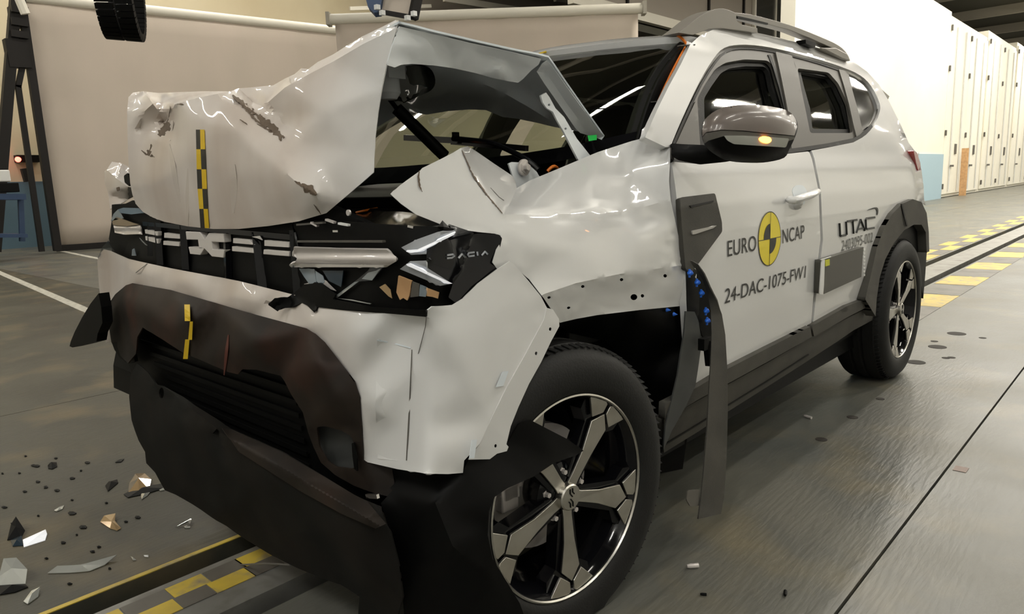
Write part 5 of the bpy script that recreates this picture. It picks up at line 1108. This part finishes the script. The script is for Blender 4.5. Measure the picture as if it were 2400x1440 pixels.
# four wide letters in strokes, the swoosh above and the number below
sl = lambda x, y: S(x, y, -.003)
U = lambda P: cv(P, (1500, 400), 2.6667)
strokes('logo_lettering', [U(P) for P in ([(1246, 332), (1250, 405), (1256, 410), (1285, 404), (1291, 398), (1287, 322)], [(1298, 318), (1358, 308)], [(1328, 314), (1334, 393)], [(1352, 388), (1378, 306), (1404, 376)], [(1360, 368), (1396, 360)], [(1470, 292), (1416, 300), (1410, 308), (1412, 362), (1420, 366), (1466, 358)])], 'decal', rd, sl, .0085, .0012)
sw = U([(1420, 250), (1455, 234), (1478, 230), (1488, 238), (1490, 258), (1486, 276), (1480, 276), (1482, 255), (1476, 241), (1460, 240)]); side('logo_swoosh', curve(sw, 2, True), 'decal', rd, off=-.003, h=5, thick=.001)
textmesh('number_lettering', '2403095-002', M.setdefault('grdec', mat('grey_number_decal', (.15, .15, .14), .5)), rd, S(1971, 589), S(2044, 567), S(1972, 563), lift=lf, spacing=1.0)
pl = side('side_plate', U([(1130, 560), (1148, 556), (1398, 478), (1392, 545), (1384, 665), (1150, 772), (1122, 770)]), M.setdefault('plate2', mat('dark_patterned_panel', (.075, .072, .06), .5)), rd, off=-.022, h=8, thick=.02)
side('plate_edge', U([(1138, 562), (1156, 558), (1150, 720), (1145, 776), (1124, 772)]), 'white', pl, off=-.026, h=7, thick=.004)
side('plate_edge', U([(1130, 558), (1195, 536), (1195, 541), (1136, 562)]), 'white', pl, off=-.026, h=7, thick=.004)
side('plate_tag', U([(1160, 560), (1186, 553), (1186, 592), (1160, 600)]), M.setdefault('lime', mat('yellow_green_tag', (.62, .62, .03), .5)), pl, off=-.027, h=6, thick=.002)
for k in range(8): y = 492+k*22.5; side('plate_tooth', U([(1400, y), (1408, y-2), (1407, y+9), (1399, y+12)]), 'white', rd, off=-.012, h=4, thick=.003)
# ---- orange cable taped up the windscreen edge -------------------------------
cab = [onY(1283, 402, .22), onY(1300, 390, .22), onY(1330, 405, .30), onY(1420, 362, .28), onY(1448, 332, .21), onY(1475, 318, .19), onY(1505, 295, .18), onY(1530, 258, .175), onY(1543, 238, .175), onY(1560, 200, .185), onY(1585, 150, .20), onY(1606, 112, .215), onY(1610, 106, .22), onY(1600, 92, .24), onY(1587, 82, .26)]
b = MB(); b.tube(curve([tuple(p) for p in cab], 5), .0042, 8); oc = b.build('orange_cable', 'orange', car)
for q in ((1538, 240), (1605, 108)):
    b = MB(); p = onY(q[0], q[1], .168 if q[1] > 200 else .205); b.bar(p+Vector((-.02, .01, .0)), p+Vector((.03, -.015, .004)), .014, .003); b.build('tape', 'trim', oc, smooth=False)
# ================================================================== DEBRIS ON THE FLOOR
def shardobj(name, label, cat, P, m, h=.008, tilt=.0, group=None):
    """a broken piece lying on the floor: outline at floor points, some corners raised"""
    b = MB(); V = []
    Q = [onZ(p[0], p[1], .001) for p in P]; lift = [p[2] if len(p) > 2 else 0 for p in P]
    n = len(Q); top = [q+Vector((0, 0, .002+l)) for q, l in zip(Q, lift)]; c = sum(top, Vector())/n+Vector((0, 0, h))
    low = [t-Vector((0, 0, .0018)) for t in top]; cl = c-Vector((0, 0, .002))
    b.add(top+[c]+low+[cl], [(i, (i+1) % n, n) for i in range(n)]+[(n+1+(i+1) % n, n+1+i, 2*n+1) for i in range(n)]+[(i, n+1+i, n+1+(i+1) % n, (i+1) % n) for i in range(n)])
    o = b.build(name, m, smooth=False); tag(o, label, cat, group); return o
shardobj('lamp_fragment', 'silver dome-shaped lamp fragment lying in front of the undertray', 'fragment', [(300, 1158), (303, 1135, .0), (318, 1118, .01), (340, 1118, .012), (355, 1130, .008), (350, 1150), (325, 1162)], 'amberglass', .022)
shardobj('black_fragment', 'thin black strip fragment beside the silver dome fragment', 'fragment', [(290, 1160), (310, 1148), (345, 1140), (380, 1135), (385, 1146), (345, 1158), (300, 1168)], 'black', .01)
shardobj('white_fragment', 'small pale triangular chip just below the silver dome fragment', 'fragment', [(330, 1158), (352, 1155), (345, 1164), (332, 1172)], 'shard', .006)
shardobj('white_fragment', 'tiny pale chip right beside the front edge of the undertray', 'fragment', [(373, 1150), (388, 1144), (385, 1150), (376, 1152)], 'shard', .004)
shardobj('black_fragment', 'black jagged fragment left of the silver dome fragment', 'fragment', [(247, 1140), (255, 1130), (275, 1125), (277, 1133), (262, 1146), (253, 1153)], 'black', .012)
shardobj('black_fragment', 'black square fragment highest up on the littered floor at left', 'fragment', [(112, 1092), (118, 1086), (133, 1085), (134, 1095), (122, 1101), (113, 1099)], 'black', .015)
shardobj('black_fragment', 'thin dark sliver on the floor nearest the bumper at left', 'fragment', [(270, 1085), (280, 1078), (291, 1077), (284, 1084)], 'black', .003)
shardobj('gold_fragment', 'folded yellowish lens fragment in the middle of the littered floor', 'fragment', [(235, 1225, .0), (245, 1216, .008), (272, 1213, .012), (270, 1228, .008), (284, 1240), (275, 1245), (258, 1240)], 'amberglass', .004)
shardobj('black_fragment', 'black pointed fragment behind the white strip at bottom left', 'fragment', [(17, 1268), (28, 1245, .02), (42, 1240, .04), (60, 1252, .01), (50, 1262)], 'black', .01)
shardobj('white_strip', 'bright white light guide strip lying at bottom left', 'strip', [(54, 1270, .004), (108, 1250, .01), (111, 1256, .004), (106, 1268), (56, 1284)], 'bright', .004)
shardobj('blue_fragment', 'dark blue piece joined beside the bright white strip', 'fragment', [(25, 1268), (52, 1264, .01), (54, 1280), (30, 1282)], 'deepblue', .006)
shardobj('clear_fragment', 'long clear plastic strip on the floor above the track slot', 'fragment', [(112, 1345), (135, 1333, .006), (165, 1328), (215, 1320), (275, 1310, .01), (245, 1326), (210, 1340), (165, 1344)], 'shard', .004)
shardobj('clear_fragment', 'clear lens fragment standing on the floor at the bottom left edge', 'fragment', [(0, 1370, .02), (15, 1350, .05), (45, 1348, .05), (68, 1360, .03), (60, 1370), (0, 1374)], 'shard', .01)
shardobj('black_fragment', 'black shell under the clear fragment at the bottom left edge', 'fragment', [(-10, 1375), (60, 1372), (66, 1378), (35, 1390), (0, 1396)], 'black', .012)
shardobj('clear_fragment', 'crumpled clear piece at the very bottom left near the track', 'fragment', [(55, 1412), (75, 1395, .01), (95, 1386, .01), (90, 1400), (65, 1418)], 'shard', .006)
shardobj('clear_fragment', 'small curved clear sliver left of the yellowish fragment', 'fragment', [(127, 1198), (140, 1192, .004), (151, 1186), (146, 1195), (133, 1200)], 'shard', .002)
shardobj('wire_fragment', 'thin triangular wire fragment in the shade before the undertray', 'fragment', [(410, 1238), (448, 1224, .01), (450, 1226, .01), (446, 1233, .004), (447, 1226, .01)], 'chrome', .0)
shardobj('white_fragment', 'small white chip below the triangular wire fragment', 'fragment', [(431, 1236), (437, 1233), (446, 1236), (445, 1239), (434, 1239)], 'shard', .003)
shardobj('white_fragment', 'small pale chip on the floor close to the track slot', 'fragment', [(337, 1303), (348, 1303), (348, 1307), (339, 1306)], 'white', .002)
shardobj('white_fragment', 'pale bent chip left of the small chip near the track slot', 'fragment', [(306, 1306), (311, 1307), (319, 1314), (312, 1315)], 'shard', .003)
k = 0
WHERE = ['near the bumper', 'at the left frame edge', 'amid the littered floor', 'beside the track slot', 'in the open floor at left']
spots = [(60, 1070, 3), (131, 1075, 4), (85, 1093, 6), (190, 1104, 3), (168, 1122, 6), (107, 1143, 5), (88, 1130, 5), (58, 1153, 4), (133, 1150, 6), (169, 1173, 3), (10, 1190, 5), (168, 1204, 8), (195, 1237, 8), (148, 1273, 6), (218, 1294, 5), (22, 1336, 5), (163, 1370, 5), (257, 1334, 4), (322, 1214, 7), (6, 1111, 3), (205, 1085, 5), (78, 1092, 5), (250, 1180, 3), (232, 1283, 4), (295, 1224, 4), (30, 1228, 4), (90, 1210, 3), (110, 1310, 4), (180, 1255, 3), (45, 1110, 3)]
for x, y, r in spots:
    P = [(x+r*1.4*math.cos(a)*rnd.uniform(.6, 1.1), y+r*.6*math.sin(a)*rnd.uniform(.6, 1.1)) for a in [j*1.05 for j in range(6)]]
    shardobj('debris_crumb', 'tiny dark crumb of broken plastic scattered on the floor before the bumper', 'crumb', P, 'black', .003, group='dark crumbs on the floor before the bumper')
# pieces on the floor right of the front wheel
def peg(name, label, p, q, r, m, zz=None, group=None):
    a, c = onZ(p[0], p[1], r), onZ(q[0], q[1], r); b = MB(); b.tube([a, a.lerp(c, .3), c], [r*.7, r, r], 10); o = b.build(name, m); return tag(o, label, 'peg')
peg('metal_sleeve', 'short silver sleeve lying on the floor right of the front wheel', (1610, 1328), (1637, 1326), .0065, 'silver')
peg('dark_peg', 'small dark peg at the bottom, below the silver sleeve', (1641, 1393), (1656, 1394), .0035, 'black')
peg('dark_peg', 'small dark peg standing near the floor joint at the bottom', (1840, 1396), (1841, 1386), .0045, 'black')
peg('metal_pin', 'thin silver pin on the floor beside the shadow under the door', (1885, 975), (1902, 980), .006, 'silver')
# round fixing holes in the floor
for n_, (x, y, r) in enumerate(((2242, 782, .052), (2197, 813, .048), (2147, 849, .046), (1998, 978, .022), (1925, 1030, .022), (2063, 935, .018), (2303, 792, .02), (2230, 838, .02), (2217, 839, .02), (2190, 800, .02))):
    b = MB(); b.lathe([(0, .0), (r, .0), (r, -.004)], onZ(x, y, .0015), (0, 0, 1), 28); struct(b.build('floor_hole', 'slot'))
c = onZ(2252, 1100, .001); b = MB(); b.box((c.x-.025, c.y-.02, .0004), (c.x+.025, c.y+.02, .0016)); struct(b.build('floor_patch', mat('reddish_floor_patch', (.24, .17, .14), .6), smooth=False))
